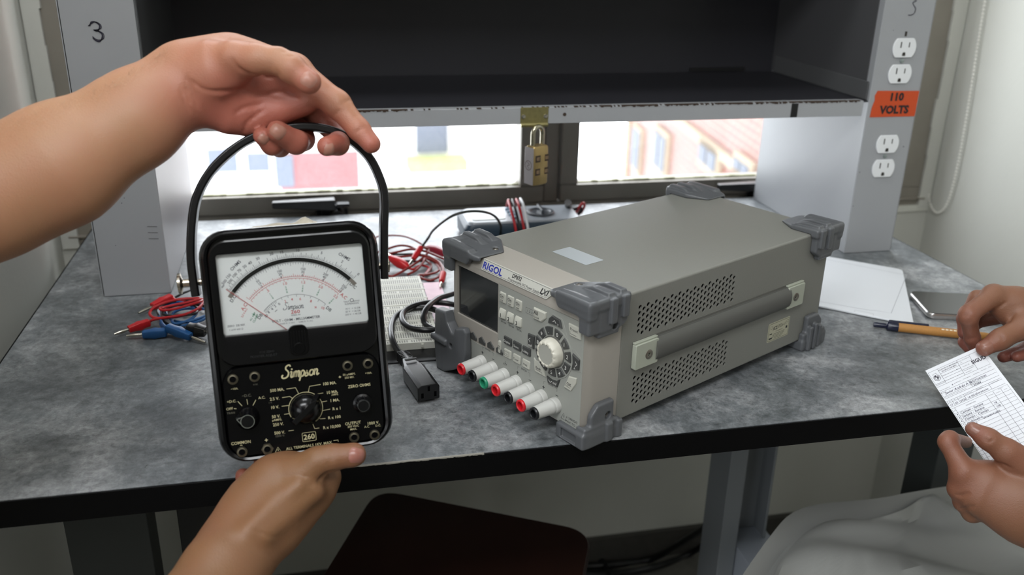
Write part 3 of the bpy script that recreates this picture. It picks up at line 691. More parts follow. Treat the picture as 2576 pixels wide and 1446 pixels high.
ld.stroke([(150.0, 95.6), (152.2, 97.6), (154.2, 95.4)], 0.5, 2.35, 0); ld.stroke([(121.6, 69.8), (119.4, 67.6), (121.4, 65.6)], 0.5, 2.35, 0); ld.stroke([(180.0, 69.4), (182.2, 67.2), (180.2, 65.0)], 0.5, 2.35, 0); ld.stroke([(147.6, 39.0), (149.8, 37.0), (152.0, 39.2)], 0.5, 2.35, 0)
ld.text('mA', 121.6, 62.6, 2.6, z=2.35); ld.text('mV', 155.6, 38.4, 2.6, z=2.35); ld.text('V', 156.6, 95.0, 2.0, z=2.35); ld.text('A', 179.4, 62.8, 2.0, z=2.35)
for i, s in enumerate(('0', '1', '2', '3', '4', '5', '6', '7', '8', '9', '.')):
    a = math.radians(90 - 16.4 - 32.73 * i); hw = math.radians(13.2); p = []
    for k in range(5): t_ = a + hw - 2 * hw * k / 4; p.append((KX + 23.2 * math.cos(t_), KY + 23.2 * math.sin(t_)))
    for k in range(4): t_ = a - hw * 0.9 + 1.8 * hw * k / 3; p.append((KX + 15.4 * math.cos(t_), KY + 15.4 * math.sin(t_)))
    key('digit_key', p[::-1], 2.0, keyd, 0.10); ld.text(s, KX + 19.3 * math.cos(a), KY + 19.3 * math.sin(a), 3.7, z=2.15, bold=0.005)
b = FB(); b.lathe([(14.8, 0.8), (14.2, 1.4), (13.4, 1.4)], 40, Matrix.Translation((KX, KY, 0))); b.build('knob_seat', mat('seat_dark', (96, 96, 92), 0.5), ps)
b = FB(); n = 48
def kn(r, z, flute): return [(KX + (r - (flute if i % 4 == 0 else 0)) * math.cos(2 * PI * i / n), KY + (r - (flute if i % 4 == 0 else 0)) * math.sin(2 * PI * i / n), z) for i in range(n)]
b.loops([kn(13.4, 1.0, 0), kn(13.2, 6.0, 0.1), kn(12.4, 8.8, 0.9), kn(11.2, 10.2, 1.5), kn(10.0, 10.4, 1.2), kn(9.4, 9.9, 0), kn(9.0, 9.7, 0)])
kb = b.build('dial_knob', mat('knob_plastic', (206, 203, 190), 0.42), ps, label='cream fluted rotary knob')
b = FB(); b.disc(KX, KY, 9.2, 9.8, 32); b.build('knob_face', mat('knob_face', (168, 168, 160), 0.45), kb, smooth=False)
# terminals
def ground(x, y, s=1.0):
    lt.stroke([(x, y + 2.6 * s), (x, y)], 0.35 * s, 0.45, 0); lt.stroke([(x - 2.2 * s, y), (x + 2.2 * s, y)], 0.35 * s, 0.45, 0)
    for d_ in (-2.0, 0, 2.0): lt.stroke([(x + d_ * s, y), (x + (d_ - 1.1) * s, y - 2.0 * s)], 0.35 * s, 0.45, 0)
termm = mat('terminal_grey', (190, 190, 186), 0.45)
cols = {'red': mat('terminal_red', (200, 30, 40), 0.35), 'black': mat('terminal_black', (22, 23, 26), 0.35), 'green': mat('terminal_green', (40, 140, 104), 0.35)}
for a, cn in zip((50.2, 67.4, 85.0, 103.0, 120.9, 138.6, 156.6), ('red', 'black', 'green', 'red', 'black', 'red', 'black')):
    T = Matrix.Translation((a, 17.0, 0)); b = FB(); n = 44
    def rg(r, z, k=0.0): return [T @ Vector(((r - (k if i % 2 else 0)) * math.cos(2 * PI * i / n), (r - (k if i % 2 else 0)) * math.sin(2 * PI * i / n), z)) for i in range(n)]
    b.loops([rg(7.3, 0.2), rg(7.3, 3.6), rg(7.0, 5.4), rg(6.7, 5.8), rg(6.8, 6.6), rg(6.8, 8.6), rg(6.75, 9.0, 0.35), rg(5.9, 24.4, 0.35), rg(5.6, 25.2), rg(4.8, 25.3), rg(3.5, 25.3), rg(3.4, 15.5)])
    tm = b.build('binding_post', termm, ps, label='grey ribbed binding post with %s end ring' % cn)
    b = FB(); b.lathe([(5.2, 24.6), (5.9, 25.2), (5.9, 26.4), (5.2, 27.4), (4.2, 27.6), (3.6, 27.0), (3.3, 24.0), (3.2, 14.0)], 28, T, cap=False)
    b.build('end_ring', cols[cn], tm)
    b = FB(); b.disc(a, 17.0, 3.4, 15.7, 16); b.build('socket', darkhole, tm, smooth=False)
for x0_, x1_, s in ((50.0, 66.6, '30V/3A'), (103.0, 120.6, '30V/3A'), (139.4, 157.0, '5V/3A')):
    lt.text('+', x0_, 27.4, 4.2, z=0.45, bold=0.04); lt.stroke([(x1_ - 1.6, 26.4), (x1_ + 1.8, 26.4)], 0.6, 0.45, 0); lt.text(s, (x0_ + x1_) / 2, 33.6, 2.0, z=0.45)
    lt.stroke([(x0_, 30.4), (x0_, 33.4), (x0_ + 2.4, 33.4)], 0.22, 0.45, 0); lt.stroke([(x1_, 30.0), (x1_, 33.4), (x1_ - 2.6, 33.4)], 0.22, 0.45, 0)
ground(85.0, 29.2)
lt.stroke([(163.6, 7.0), (170.2, 7.0), (166.9, 13.2), (163.6, 7.0)], 0.4, 0.45, 0); lt.stroke([(166.9, 11.2), (166.9, 9.0)], 0.4, 0.45, 0); lt.disc(166.9, 8.2, 0.25, 0.45, 8)
lt.text('\u00b1 240VDC', 177.4, 11.2, 2.4, z=0.45); lt.text('MAX TO', 175.6, 7.4, 2.4, z=0.45); ground(184.0, 6.8, 0.55)
lt.build('panel_lettering', printd, ps, smooth=False); ld.build('key_lettering', printl, ps, smooth=False)
ll.bm.free()
# carrying handle on the side
Msd = Matrix(((0, 0, 1, PW * mm), (1, 0, 0, 0), (0, 1, 0, 0), (0, 0, 0, 1)))        # side: x deep, y up, z outwards
def DB(): return MB(Msd, mm)
b = DB(); b.prism(rrect(15.5, 272.0, 47.2, 74.6, 2.0), -0.2, 0.25); b.build('handle_recess', mat('recess_grey', (100, 99, 94), 0.5), ps, bevel=0.0002)
b = DB(); b.loops([[(x, y, z) for y, z in ((49.6, 0.2), (49.6, 3.0), (52.0, 5.6), (56.0, 7.2), (61.0, 7.8), (66.0, 7.2), (70.0, 5.6), (72.4, 3.0), (72.4, 0.2))] for x in (42.0, 246.0)])
b.build('handle_grip', mat('grip_rubber', (88, 88, 84), 0.6), ps)
capm = mat('cap_plastic', (168, 172, 158), 0.42)
for x0_, x1_, sx_ in ((15.6, 45.0, 32.5), (243.0, 271.0, 256.5)):
    b = DB(); b.prism(rrect(x0_, x1_, 48.6, 72.6, 1.4), 0.2, 5.4); b.prism(rrect(x0_, x1_, 72.6, 74.4, 0.6), 0.2, 3.6)
    cp = b.build('handle_cap', capm, ps, bevel=0.0008)
    b = DB(); T = Matrix.Translation((sx_, 60.0, 0)); b.lathe([(4.6, 5.2), (4.5, 5.9), (3.8, 6.2), (2.2, 6.1), (2.0, 5.2), (0.2, 5.2)], 24, T); 
    b.build('screw', mat('screw_steel', (140, 134, 126), 0.3, metal=0.9), cp)
    b = DB(); [b.disc(sx_ + 1.0 * math.cos(q_), 60 + 1.0 * math.sin(q_), 0.55, 5.5, 8) for q_ in (0, 1.26, 2.5, 3.8, 5.0)]; b.build('screw_recess', darkhole, cp, smooth=False)
# stickers
b = MB(Matrix.Translation((0, 0, PH * mm)), mm); b.prism([(p[0], p[1]) for p in rrect(70.2, 117.0, 26.3, 49.2, 1.2)], 0.05, 0.25); b.build('blank_sticker', mat('sticker_grey', (168, 174, 178), 0.35), ps, smooth=False, label='blank silvery grey sticker on top of the case')
b = DB(); b.prism(rrect(222.4, 259.6, 14.4, 36.0, 1.5), 0.05, 0.2); st = b.build('service_sticker', mat('sticker_cream', (176, 174, 152), 0.5), ps, smooth=False, label='small cream service sticker with dark border on the side')
b = DB(); pr_ = rrect(223.6, 258.4, 15.6, 34.8, 0.8); b.stroke(pr_ + [pr_[0]], 0.35, 0.3, 0)
b.text('ICL', 234.4, 29.0, 4.0, z=0.3, bold=0.03, shear=0.3); b.stroke([(238.6, 29.4), (249.6, 29.4), (250.4, 27.6), (251.6, 31.4), (252.4, 29.2), (254, 29.2)], 0.35, 0.3, 0)
for i, (xa, xb, y) in enumerate(((238.6, 246.5, 30.8), (238.6, 248.0, 28.0), (236, 248, 24.6), (232, 252, 22.2), (231, 252, 20.6), (231, 250, 19.0), (234, 248, 17.4))):
    x = xa
    while x < xb: l_ = 0.7 + 1.4 * random.random(); b.stroke([(x, y), (min(xb, x + l_), y)], 0.5, 0.3, 0); x += l_ + 0.4
b.arc(228.0, 30.4, 1.7, 0, 360, 0.25, 0.3, 16); b.arc(255.6, 31.6, 1.7, 0, 360, 0.25, 0.3, 16); b.box(225.2, 231.0, 17.2, 19.0, 0.25, 0.3); b.box(225.8, 230.0, 22.6, 23.8, 0.25, 0.3); b.box(253.6, 256.4, 23.4, 26.2, 0.25, 0.3)
b.build('sticker_print', printd, st, smooth=False)
# rear panel
b = PB(); b.box(3, PW - 3, PL - 0.2, PL + 5, 3, PH - 3); b.build('rear_panel', mat('rear_grey', (92, 92, 90), 0.5), ps, bevel=0.001)

# corner bumpers: rubber caps with two ribs
A_ = np.array
def top_bumper(Pt):
    # corner at the origin: x < 0 over the case, y forwards negative (front face y = -41), z up from the case top
    T = rbox(Pt, (-46, -46.5, -3), (8, 2, 6.2), 2.2)
    # slanting cuts in plan: nose reaches inwards near the middle
    n1 = A_((-0.50, -0.866, 0), np.float32); T = smax(T, (Pt - A_((-41.0, -45.5, 0), np.float32)) @ n1, 1.5)
    n2 = A_((-0.55, 0.835, 0), np.float32); T = smax(T, (Pt - A_((-48.0, -14.0, 0), np.float32)) @ n2, 1.5)
    T = smax(T, 0.6 * ((Pt[..., 2] - 4.2) + (Pt[..., 0] + 30) * -0.16), 1.5)
    F = rbox(Pt, (-34, -47.2, -9.5), (8, -38, 6.0), 2.2)
    n3 = A_((-0.80, 0, -0.60), np.float32); F = smax(F, (Pt - A_((-36.0, 0, -2.0), np.float32)) @ n3, 1.2)
    Sd = rbox(Pt, (-6, -46.5, -24), (7.4, 0, 5), 2.4)
    n4 = A_((0, 0.62, -0.78), np.float32); Sd = smax(Sd, (Pt - A_((0, -8.0, -25.0), np.float32)) @ n4, 1.5)
    Lg = rbox(Pt, (-4, -34, -29), (6.6, -9, 0), 2.0)
    d = smin(smin(T, F, 3.0), smin(Sd, Lg, 2.5), 3.0)
    R1 = smin(rbox(Pt, (-26, -24, 2), (6, -16.5, 9.6), 1.2), rbox(Pt, (0, -24, -17), (11.0, -16.5, 6), 1.2), 4.0)
    R2 = smin(rbox(Pt, (-24, -10, 2), (6, -2.5, 9.6), 1.2), rbox(Pt, (0, -10, -14), (11.0, -2.5, 6), 1.2), 4.0)
    Rm = smin(R1, R2, 0.8)
    Rm = smax(Rm, (Pt - A_((-22, 0, 6.5), np.float32)) @ A_((-0.35, 0, 0.94), np.float32), 1.0)
    d = smin(d, Rm, 1.0)
    d = smax(d, -rbox(Pt, (-200, -41.2, -200), (0.2, 200, 0.2), 1.0), 0.4)
    sc_ = np.sqrt((Pt[..., 0] + 41.0) ** 2 * 0 + (Pt[..., 0] + 37.0) ** 2 + (Pt[..., 1] + 16.5) ** 2) - 3.4
    if not SCREWED[0]: return d
    d = smax(d, -np.maximum(sc_, 2.2 - Pt[..., 2]), 0.5)
    s2 = np.sqrt((Pt[..., 1] + 15.5) ** 2 + (Pt[..., 2] + 21.0) ** 2) - 3.4
    return smax(d, -np.maximum(s2, 2.4 - Pt[..., 0]), 0.5)
def low_bumper(Pt):
    # z down is negative from the case bottom (z = 0)
    F = rbox(Pt, (-28, -46.5, -9.8), (7.0, -20, 5.0), 2.0)
    F = smax(F, (Pt - A_((-26.0, 0, -10), np.float32)) @ A_((-0.90, 0, -0.43), np.float32), 1.2)
    B_ = rbox(Pt, (-24, -40, -9.8), (7.0, -2, 2.0), 2.4)
    Sd = rbox(Pt, (-5, -44, -9.8), (6.6, -3, 10.0), 2.2)
    Up = rbox(Pt, (-3, -36, 0), (6.0, -8, 29.0), 2.6)
    Up = smax(Up, (Pt - A_((0, -34, 22.0), np.float32)) @ A_((0, -0.75, 0.66), np.float32), 2.0)
    Sd = smax(Sd, (Pt - A_((0, -42.0, 12.0), np.float32)) @ A_((0, -0.80, 0.60), np.float32), 1.5)
    d = smin(smin(F, B_, 2.5), smin(Sd, Up, 3.0), 3.0)
    R1 = rbox(Pt, (-10, -19, -9.9), (9.8, -11, 9), 2.0); R2 = rbox(Pt, (-10, -5.5, -9.9), (9.4, 1.0, 8), 2.0)
    if not SCREWED[0]:
        R1 = smin(rbox(Pt, (-6, -23, -9.9), (10.5, -18, 20), 1.2), rbox(Pt, (-6, -14, -9.9), (10.5, -9, 18), 1.2), .5); R2 = rbox(Pt, (-6, -32, -9.9), (9.8, -27, 16), 1.2)
    d = smin(d, smin(R1, R2, 0.6), 1.0 if not SCREWED[0] else 2.2)
    d = smax(d, -rbox(Pt, (-200, -41.2, -0.2), (0.2, 200, 200), 1.0), 0.4)
    d = smax(d, -rbox(Pt, (-21.5, -50, -8.0), (-2.0, -43.6, 1.2), 0.8), 0.6)   # sunk panel in the front lip
    if not SCREWED[0]: return d
    s2 = np.sqrt((Pt[..., 1] + 15.5) ** 2 + (Pt[..., 2] - 15.2) ** 2) - 3.6
    return smax(d, -np.maximum(s2, 2.4 - Pt[..., 0]), 0.5)
def poly_d(X, Z, poly):
    d = np.full(X.shape, 1e9, np.float32); s = np.ones(X.shape, np.float32); n = len(poly)
    for i in range(n):
        ax, az = poly[i]; bx, bz = poly[i - 1]; ex_, ez_ = bx - ax, bz - az; wx, wz = X - ax, Z - az
        t = np.clip((wx * ex_ + wz * ez_) / (ex_ * ex_ + ez_ * ez_), 0, 1)
        d = np.minimum(d, (wx - ex_ * t) ** 2 + (wz - ez_ * t) ** 2)
        c1 = Z >= az; c2 = Z < bz; c3 = ex_ * wz > ez_ * wx
        s = np.where((c1 & c2 & c3) | (~c1 & ~c2 & ~c3), -s, s)
    return s * np.sqrt(d)
def loose_bumper(Pt):
    # the lower left front bumper has a tall shield that stands proud of the face
    X, Y, Z = Pt[..., 0], Pt[..., 1], Pt[..., 2]
    pg = poly_d(X, Z, [(13, 55), (-4, 57), (-8, 47), (-15, 39), (-18, 39), (-20, 45), (-30, 47), (-33, 43), (-34, 20), (-33, 10), (-20, 0), (-2, -9.5), (11, -9.5), (15, 16), (16, 22), (14, 26)]) + 2.0
    fr = smax(pg, np.maximum(-53.5 - Y, Y + 42.0) + 2.0, 2.5) - 2.0
    sd_ = rbox(Pt, (0.5, -52, -9.8), (12.5, -14, 50), 2.4)
    sd_ = smax(sd_, (Pt - A_((0, -30, 50), np.float32)) @ A_((0, 0.6, 0.8), np.float32), 2.0)
    d = smin(fr, sd_, 3.0)
    d = smin(d, rbox(Pt, (-8, -56.5, 22), (17.5, -44, 28), 1.6), 1.6)
    d = smax(d, (Pt - A_((-20, -52, 45), np.float32)) @ A_((-0.35, -0.93, 0.1), np.float32) - 1.5, 2.0)
    d = smax(d, -(np.sqrt((X + 14) ** 2 + (Z - 24) ** 2) - 2.6 + np.maximum(0, Y + 44) * 9), 0.6)
    return smax(d, -rbox(Pt, (-200, -41.2, -0.2), (0.2, 200, 200), 1.0), 0.4)
def bumper(kind, sx_, sy_, sz_):
    fn = top_bumper if kind == 'top' else low_bumper
    if kind == 'low' and sx_ < 0 and sy_ > 0: fn = loose_bumper
    def xf(co):
        x = co[:, 0]; y = co[:, 1]; z = co[:, 2]; o = np.empty_like(co)
        o[:, 0] = (PW + x) if sx_ > 0 else -x
        o[:, 1] = y if sy_ > 0 else (PL + 5.0 - 41.0 - y)
        o[:, 2] = (PH + z) if sz_ > 0 else z
        return o * mm
    lo, hi = ((-54, -50, -32), (13, 5, 12)) if kind == 'top' else ((-38, -60, -12), (20, 4, 61)) if fn is loose_bumper else ((-32, -50, -12), (13, 4, 32))
    return net_object('bumper', lambda Pt: fn(Pt) , lo, hi, 0.7, bumpm, ps, xf, flip=(sx_ * sy_ < 0), smooth_it=1)
def bscrew(par, pos, axis):
    T = Matrix.Translation(pos) @ (Matrix.Rotation(PI / 2, 4, 'Y') if axis == 'x' else Matrix.Rotation(-PI / 2, 4, 'Y') if axis == '-x' else Matrix())
    b = MB(None, mm); b.lathe([(2.9, 0), (2.8, 0.9), (2.2, 1.3), (1.3, 1.2), (1.1, 0.4), (0.2, 0.4)], 20, T); b.build('screw', mat('screw_steel'), par)
SCREWED = [True]
for sx_ in (1, -1):
    for sy_ in (1, -1):
        SCREWED[0] = sy_ > 0
        t1 = bumper('top', sx_, sy_, 1); t2 = bumper('low', sx_, sy_, -1)
        yy = (lambda y: y if sy_ > 0 else PL + 5 - 41 - y); xx = (lambda x: PW + x if sx_ > 0 else -x)
        if sy_ < 0: continue
        bscrew(t1, (xx(-37.0), yy(-16.5), PH + 1.6), 'z')
        bscrew(t1, (xx(1.8), yy(-15.5), PH - 21.0), 'x' if sx_ > 0 else '-x')
        if sx_ > 0: bscrew(t2, (xx(1.8), yy(-15.5), 15.2), 'x' if sx_ > 0 else '-x')
# ---------------------------------------------------------------- analogue multimeter held in the air (millimetres: x right, y up, z out of its face)
MQ = Euler((1.29950893, -0.0253112, 0.03133847)).to_matrix()
Mm = Matrix.Translation((-0.26858483, -0.01337864, 0.11695623)) @ MQ.to_4x4()
mt = empty('analogue_multimeter', (0, 0, 0), 'black handheld analogue multimeter with white needle scale, held up by its strap handle', 'multimeter', M=Mm)
bake = mat('bakelite', (5, 5, 7), 0.2, spec=0.38)
bakem = mat('bakelite_panel', (4, 4, 5), 0.25, spec=0.2)
def TB(): return MB(None, mm)
def rl(x, y, r, z, n=7): return [(p[0], p[1], z) for p in rrect(-x, x, -y, y, r, n)]
b = TB()
# front rim and body shell behind it
b.loops([rl(60.5, 84.0, 17, -78), rl(63.0, 86.6, 19, -74), rl(65.2, 88.6, 20, -14), rl(65.4, 88.8, 20, -12.5), rl(67.4, 90.6, 21, -12.0), rl(67.7, 90.8, 21, -9), rl(67.0, 90.2, 21, -3.5), rl(65.6, 89.4, 20, -0.9), rl(63.4, 88.0, 18, 0), rl(61.4, 86.4, 16, -0.8), rl(60.6, 85.8, 15, -6.0)])
body = b.build('case', bake, mt, angle=0.35)
b = TB(); b.loops([[(p[0], p[1], -2.2) for p in rrect(-60.4, 60.4, -85.6, -14.5, 14, 6)], [(p[0], p[1], -1.2) for p in rrect(-59.4, 59.4, -84.8, -15.5, 13, 6)]]); b.build('control_panel', bakem, mt)
# meter movement cover: dark frame, glass
b = TB(); W0, W1, H0, H1 = -54.8, 54.8, 10.6, 72.6
fr_o = rrect(-60.5, 60.5, -13.6, 83.0, 14, 6); fr_i = rrect(W0, W1, H0, H1, 2.2, 6)
b.loops([[(p[0], p[1], -2.6) for p in fr_o], [(p[0], p[1], 0.4) for p in fr_o], [(p[0], p[1], 1.4) for p in rrect(-59.4, 59.4, -12.6, 81.8, 13, 6)], [(p[0], p[1], 1.4) for p in rrect(W0 - 1.4, W1 + 1.4, H0 - 1.4, H1 + 1.4, 2.8, 6)], [(p[0], p[1], 0.9) for p in fr_i], [(p[0], p[1], -3.2) for p in fr_i]], cap=False)
b.build('meter_frame', bake, mt, angle=0.5)
b = TB(); b.box(W0 - 1, W1 + 1, H0 - 1, H1 + 1, -4.2, -3.4); dial = b.build('dial_plate', mat("dial_paper", (236, 240, 238), 0.7), mt, smooth=False, label='white scale plate with printed arcs')
dk = TB(); dr = TB(); dg = TB(); dm = TB(); CXd, CYd, zz_ = 0.0, 5.0, -3.3
def pol(r, a): return (CXd + r * math.cos(math.radians(a)), CYd + r * math.sin(math.radians(a)))
dm.arc(CXd, CYd, 58.9, 41, 141, 3.1, zz_, 50)
dm.build('mirror_band', mat('mirror_strip', (24, 26, 30), 0.12, metal=0.6), dial, smooth=False)
b = TB(); b.arc(CXd, CYd, 58.9, 36.6, 42.5, 3.1, zz_ + 0.02, 6); b.arc(CXd, CYd, 58.9, 139.5, 144.5, 3.1, zz_ + 0.02, 6); b.build('mirror_tips', mat('mirror_tip', (128, 122, 114), 0.4), dial, smooth=False)
AL, AR = 140.0, 41.0
def fr(f): return AL + (AR - AL) * f
dk.arc(CXd, CYd, 56.9, AL, AR, 0.28, zz_); dk.arc(CXd, CYd, 61.2, AL, AR, 0.22, zz_)
for i in range(51):
    L_ = 3.6 if i % 10 == 0 else (2.6 if i % 5 == 0 else 1.5); a = fr(i / 50); dk.stroke([pol(56.9, a), pol(56.9 - L_, a)], 0.25, zz_, 0)
ohm = {0: 1.0, 1: .957, 2: .915, 3: .873, 4: .835, 5: .745, 6: .70, 7: .655, 8: .615, 9: .58, 10: .525, 12: .475, 15: .415, 20: .345, 25: .285, 30: .24, 40: .18, 50: .14, 70: .105, 100: .07, 150: .045, 200: .025, 500: .0}
ks = sorted(ohm)
for k_ in ks:
    a = fr(ohm[k_]); dk.stroke([pol(61.2, a), pol(64.4, a)], 0.28, zz_, 0)
for k0, k1 in zip(ks, ks[1:]):
    n_ = 4 if ohm[k0] - ohm[k1] > 0.02 else 2
    for j in range(1, n_): a = fr(ohm[k0] + (ohm[k1] - ohm[k0]) * j / n_); dk.stroke([pol(61.2, a), pol(62.8, a)], 0.2, zz_, 0)
for s, (x, y) in {'0': (50.4, 48.2), '2': (38.9, 59.2), '5': (23.8, 67.4), '10': (5.8, 71.0), '15': (-6.3, 70.6), '20': (-14.0, 70.0), '30': (-24.4, 67.2), '40': (-30.4, 64.4), '50': (-34.6, 62.0), '70': (-38.9, 59.2), '100': (-42.7, 56.0), '150': (-47.2, 55.6), '200': (-46.4, 51.6), '500': (-50.6, 51.6), '\u221e': (-52.0, 48.4)}.items():
    a = math.atan2(y - CYd, x) - PI / 2; dk.text(s, x, y, 2.2, a, zz_, 0.01)
dk.text('OHMS', -41.2, 63.4, 2.6, math.radians(41), zz_, 0.015); dk.text('OHMS', 40.8, 63.0, 2.6, math.radians(-36), zz_, 0.015)
for f_, ss in ((0.2, ('50', '10', '2')), (0.4, ('100', '20', '4')), (0.6, ('150', '30', '6')), (0.8, ('200', '40', '8')), (1.0, ('250', '50', '10'))):
    a = fr(f_ if f_ < 1 else 0.992)
    for j, s in enumerate(ss): x, y = pol(51.9 - 2.35 * j, a); dk.text(s, x, y, 1.95, math.radians(a - 90), zz_, 0.01)
for r_ in (46.0, 44.6): dr.arc(CXd, CYd, r_, AL - 3, AR, 0.3, zz_)
for i in range(51):
    a = AL - 3 + (AR - AL + 3) * i / 50; L_ = 2.8 if i % 10 == 0 else (2.2 if i % 5 == 0 else 1.2); dr.stroke([pol(46.0, a), pol(46.0 + L_, a)], 0.25, zz_, 0)
    if i % 2 == 0: dr.stroke([pol(44.6, a), pol(43.6 - (0.8 if i % 10 == 0 else 0), a)], 0.25, zz_, 0)
for f_, s in ((0.2, '.5'), (0.4, '1.0'), (0.6, '1.5'), (0.8, '2.0'), (1.0, '2.5')):
    a = AL - 3 + (AR - AL + 3) * f_; x, y = pol(41.6, a); dr.text(s, x, y, 2.1, math.radians(a - 90), zz_, 0.01)
    for j, g_ in enumerate(('2', '4', '8') if f_ > 0.3 else ('1', '2', '4')): x, y = pol(38.6 - 1.9 * j, a); dg.text(g_, x, y, 1.6, math.radians(a - 90), zz_, 0.01)
dk.arc(CXd, CYd, 32.0, 138, 44, 0.25, zz_)
for i in range(9): a = 138 - 19 * (i / 8) ** 1.1; dk.stroke([pol(32, a), pol(29.6, a)], 0.22, zz_, 0)
for a in (124, 117, 108, 99, 87, 76, 67, 55, 44): dk.stroke([pol(32, a), pol(30.2, a)], 0.22, zz_, 0)
for s, x, y in (('20', -22.6, 22.6), ('8', -20.4, 25.2), ('4', -17.6, 27.4), ('2', -15.2, 29.4), ('0', -12.0, 30.8)): dk.text(s, x, y, 2.0, math.radians(38), zz_, 0.01)
dk.stroke([(-15.6, 25.0), (-13.8, 26.4)], 0.4, zz_, 0)
for s, x, y in (('2', -7.2, 32.4), ('4', -2.0, 33.4), ('6', 4.2, 33.2), ('8', 12.2, 30.6), ('10', 20.6, 24.4)): dr.text(s, x, y, 2.1, math.radians(-x * 1.2), zz_, 0.01)
dr.text('\u00d7', 15.2, 25.4, 3.0, 0, zz_)
for s, x, y, r_ in (('D.C', -45.6, 38.2, 52), ('DB', -27.2, 22.6, 52), ('D.C', 45.6, 39.6, -46), ('DB', 25.2, 23.2, -46)): dk.text(s, x, y, 2.6, math.radians(r_), zz_, 0.015)
dr.text('A.C', -38.2, 31.2, 2.7, math.radians(52), zz_, 0.015); dr.text('A.C', 37.6, 32.0, 2.7, math.radians(-46), zz_, 0.015); dr.text('2.5 V.A.C', -38.4, 26.6, 1.5, math.radians(56), zz_, 0.01)
dg.text('AC AMP', -32.6, 23.0, 1.5, math.radians(56), zz_, 0.01); dg.text('CLAMP', -30.6, 21.4, 1.7, math.radians(56), zz_, 0.01); dg.stroke([(-33.0, 25.4), (-29.0, 22.8)], 0.25, zz_, 0)
dr.text('260', -0.4, 23.6, 2.7, 0, zz_, 0.02, sx=1.25)
dk.text('SERIES 7M', -0.4, 21.0, 1.2, 0, zz_); dk.text('VOLT - OHM - MILLIAMMETER', -0.4, 17.8, 2.05, math.radians(0.5), zz_, 0.012, sx=0.98); dk.text('20,000 \u03a9 / V. D.C.      5,000 \u03a9 / V. A.C.', -0.4, 15.2, 1.15, 0, zz_)
dk.text('ZERO  DB REF.', -45.2, 17.4, 1.5, 0, zz_, 0.01); dk.text('1 mW 600 \u03a9', -45.6, 14.4, 1.4, 0, zz_)
dk.arc(43.4, 28.2, 1.3, 0, 360, 0.4, zz_, 14); dk.text('TAUT      BAND', 43.2, 27.4, 1.3, 0, zz_); dk.text('SUSPENSION', 43.2, 25.6, 1.4, 0, zz_)
for i, s in enumerate(('10 V : + 12 DB', '50 V : + 26 DB', '250 V : + 40 DB')): dk.text(s, 43.6, 21.8 - 2.3 * i, 1.4, 0, zz_)
def simpson(b, x0, y0, s, wd, z):
    def S_(pts): b.stroke([(x0 + (x + 0.22 * y) * s, y0 + y * s) for x, y in pts], wd, z)
    S_([(2.6, 8.4), (1.9, 9.6), (0.6, 9.6), (-0.6, 8.4), (-0.4, 6.8), (1.2, 5.2), (2.0, 3.4), (1.4, 1.2), (-0.4, 0.2), (-2.2, 0.6), (-2.6, 2.0), (-1.8, 2.6)])
    S_([(3.2, 4.0), (4.0, 4.6), (3.9, 1.4), (4.4, 0.3), (5.4, 1.0)]); b.disc(x0 + (3.9 + 0.22 * 6.4) * s, y0 + 6.4 * s, wd * 0.6, z, 8)
    S_([(5.4, 1.0), (6.0, 4.4), (6.1, 0.3), (6.3, 3.0), (7.2, 4.6), (7.9, 3.8), (7.8, 0.3), (8.1, 3.0), (9.0, 4.6), (9.7, 3.8), (9.6, 1.0), (10.0, 0.3), (10.8, 0.9)])
    S_([(11.0, 4.6), (11.0, 0.2), (10.6, -3.0)]); S_([(11.0, 3.4), (12.0, 4.6), (13.2, 4.0), (13.5, 2.4), (12.9, 0.8), (11.8, 0.3), (11.0, 0.9)])
    S_([(13.6, 0.9), (14.8, 2.6), (15.5, 4.4), (15.2, 3.0), (16.2, 1.8), (16.0, 0.6), (14.9, 0.2), (14.3, 0.8)]); S_([(16.0, 0.7), (17.0, 1.4), (17.4, 2.8)])
    S_([(18.8, 4.5), (17.7, 3.8), (17.3, 2.2), (18.0, 0.5), (19.3, 0.5), (20.1, 2.0), (19.9, 3.8), (18.8, 4.5)])
    S_([(20.6, 4.4), (20.9, 4.2), (20.9, 0.3)]); S_([(20.9, 3.0), (21.9, 4.6), (22.9, 3.9), (22.8, 1.2), (23.3, 0.3), (24.4, 1.4)])
simpson(dk, -8.0, 25.6, 0.58, 0.36, zz_)
dk.build('scale_print', mat('scale_black', (34, 36, 56), 0.7), dial, smooth=False); dr.build('scale_print_red', mat('scale_red', (196, 52, 62), 0.7), dial, smooth=False); dg.build('scale_print_green', mat('scale_green', (36, 130, 90), 0.7), dial, smooth=False)
b = TB(); b.tube([(-49.8, 46.0, -2.2), (1.5, 2.2, -2.2)], 0.22, 6, smooth=0); b.build('needle', mat('needle_red', (196, 40, 56), 0.5), mt, label='thin red needle resting at the left end of the scale')
gm = bpy.data.materials.new('clear_cover'); gm.use_nodes = True; nt = gm.node_tree; nt.nodes.clear()
o_ = nt.nodes.new('ShaderNodeOutputMaterial'); t_ = nt.nodes.new('ShaderNodeBsdfTransparent'); g_ = nt.nodes.new('ShaderNodeBsdfGlossy'); m_ = nt.nodes.new('ShaderNodeMixShader'); f_ = nt.nodes.new('ShaderNodeFresnel'); f_.inputs[0].default_value = 1.45; g_.inputs[1].default_value = 0.03
nt.links.new(f_.outputs[0], m_.inputs[0]); nt.links.new(t_.outputs[0], m_.inputs[1]); nt.links.new(g_.outputs[0], m_.inputs[2]); nt.links.new(m_.outputs[0], o_.inputs[0])
b = TB(); b.box(W0 - 0.5, W1 + 0.5, H0 - 0.5, H1 + 0.5, 0.1, 0.7); b.build('clear_cover', gm, mt, smooth=False)
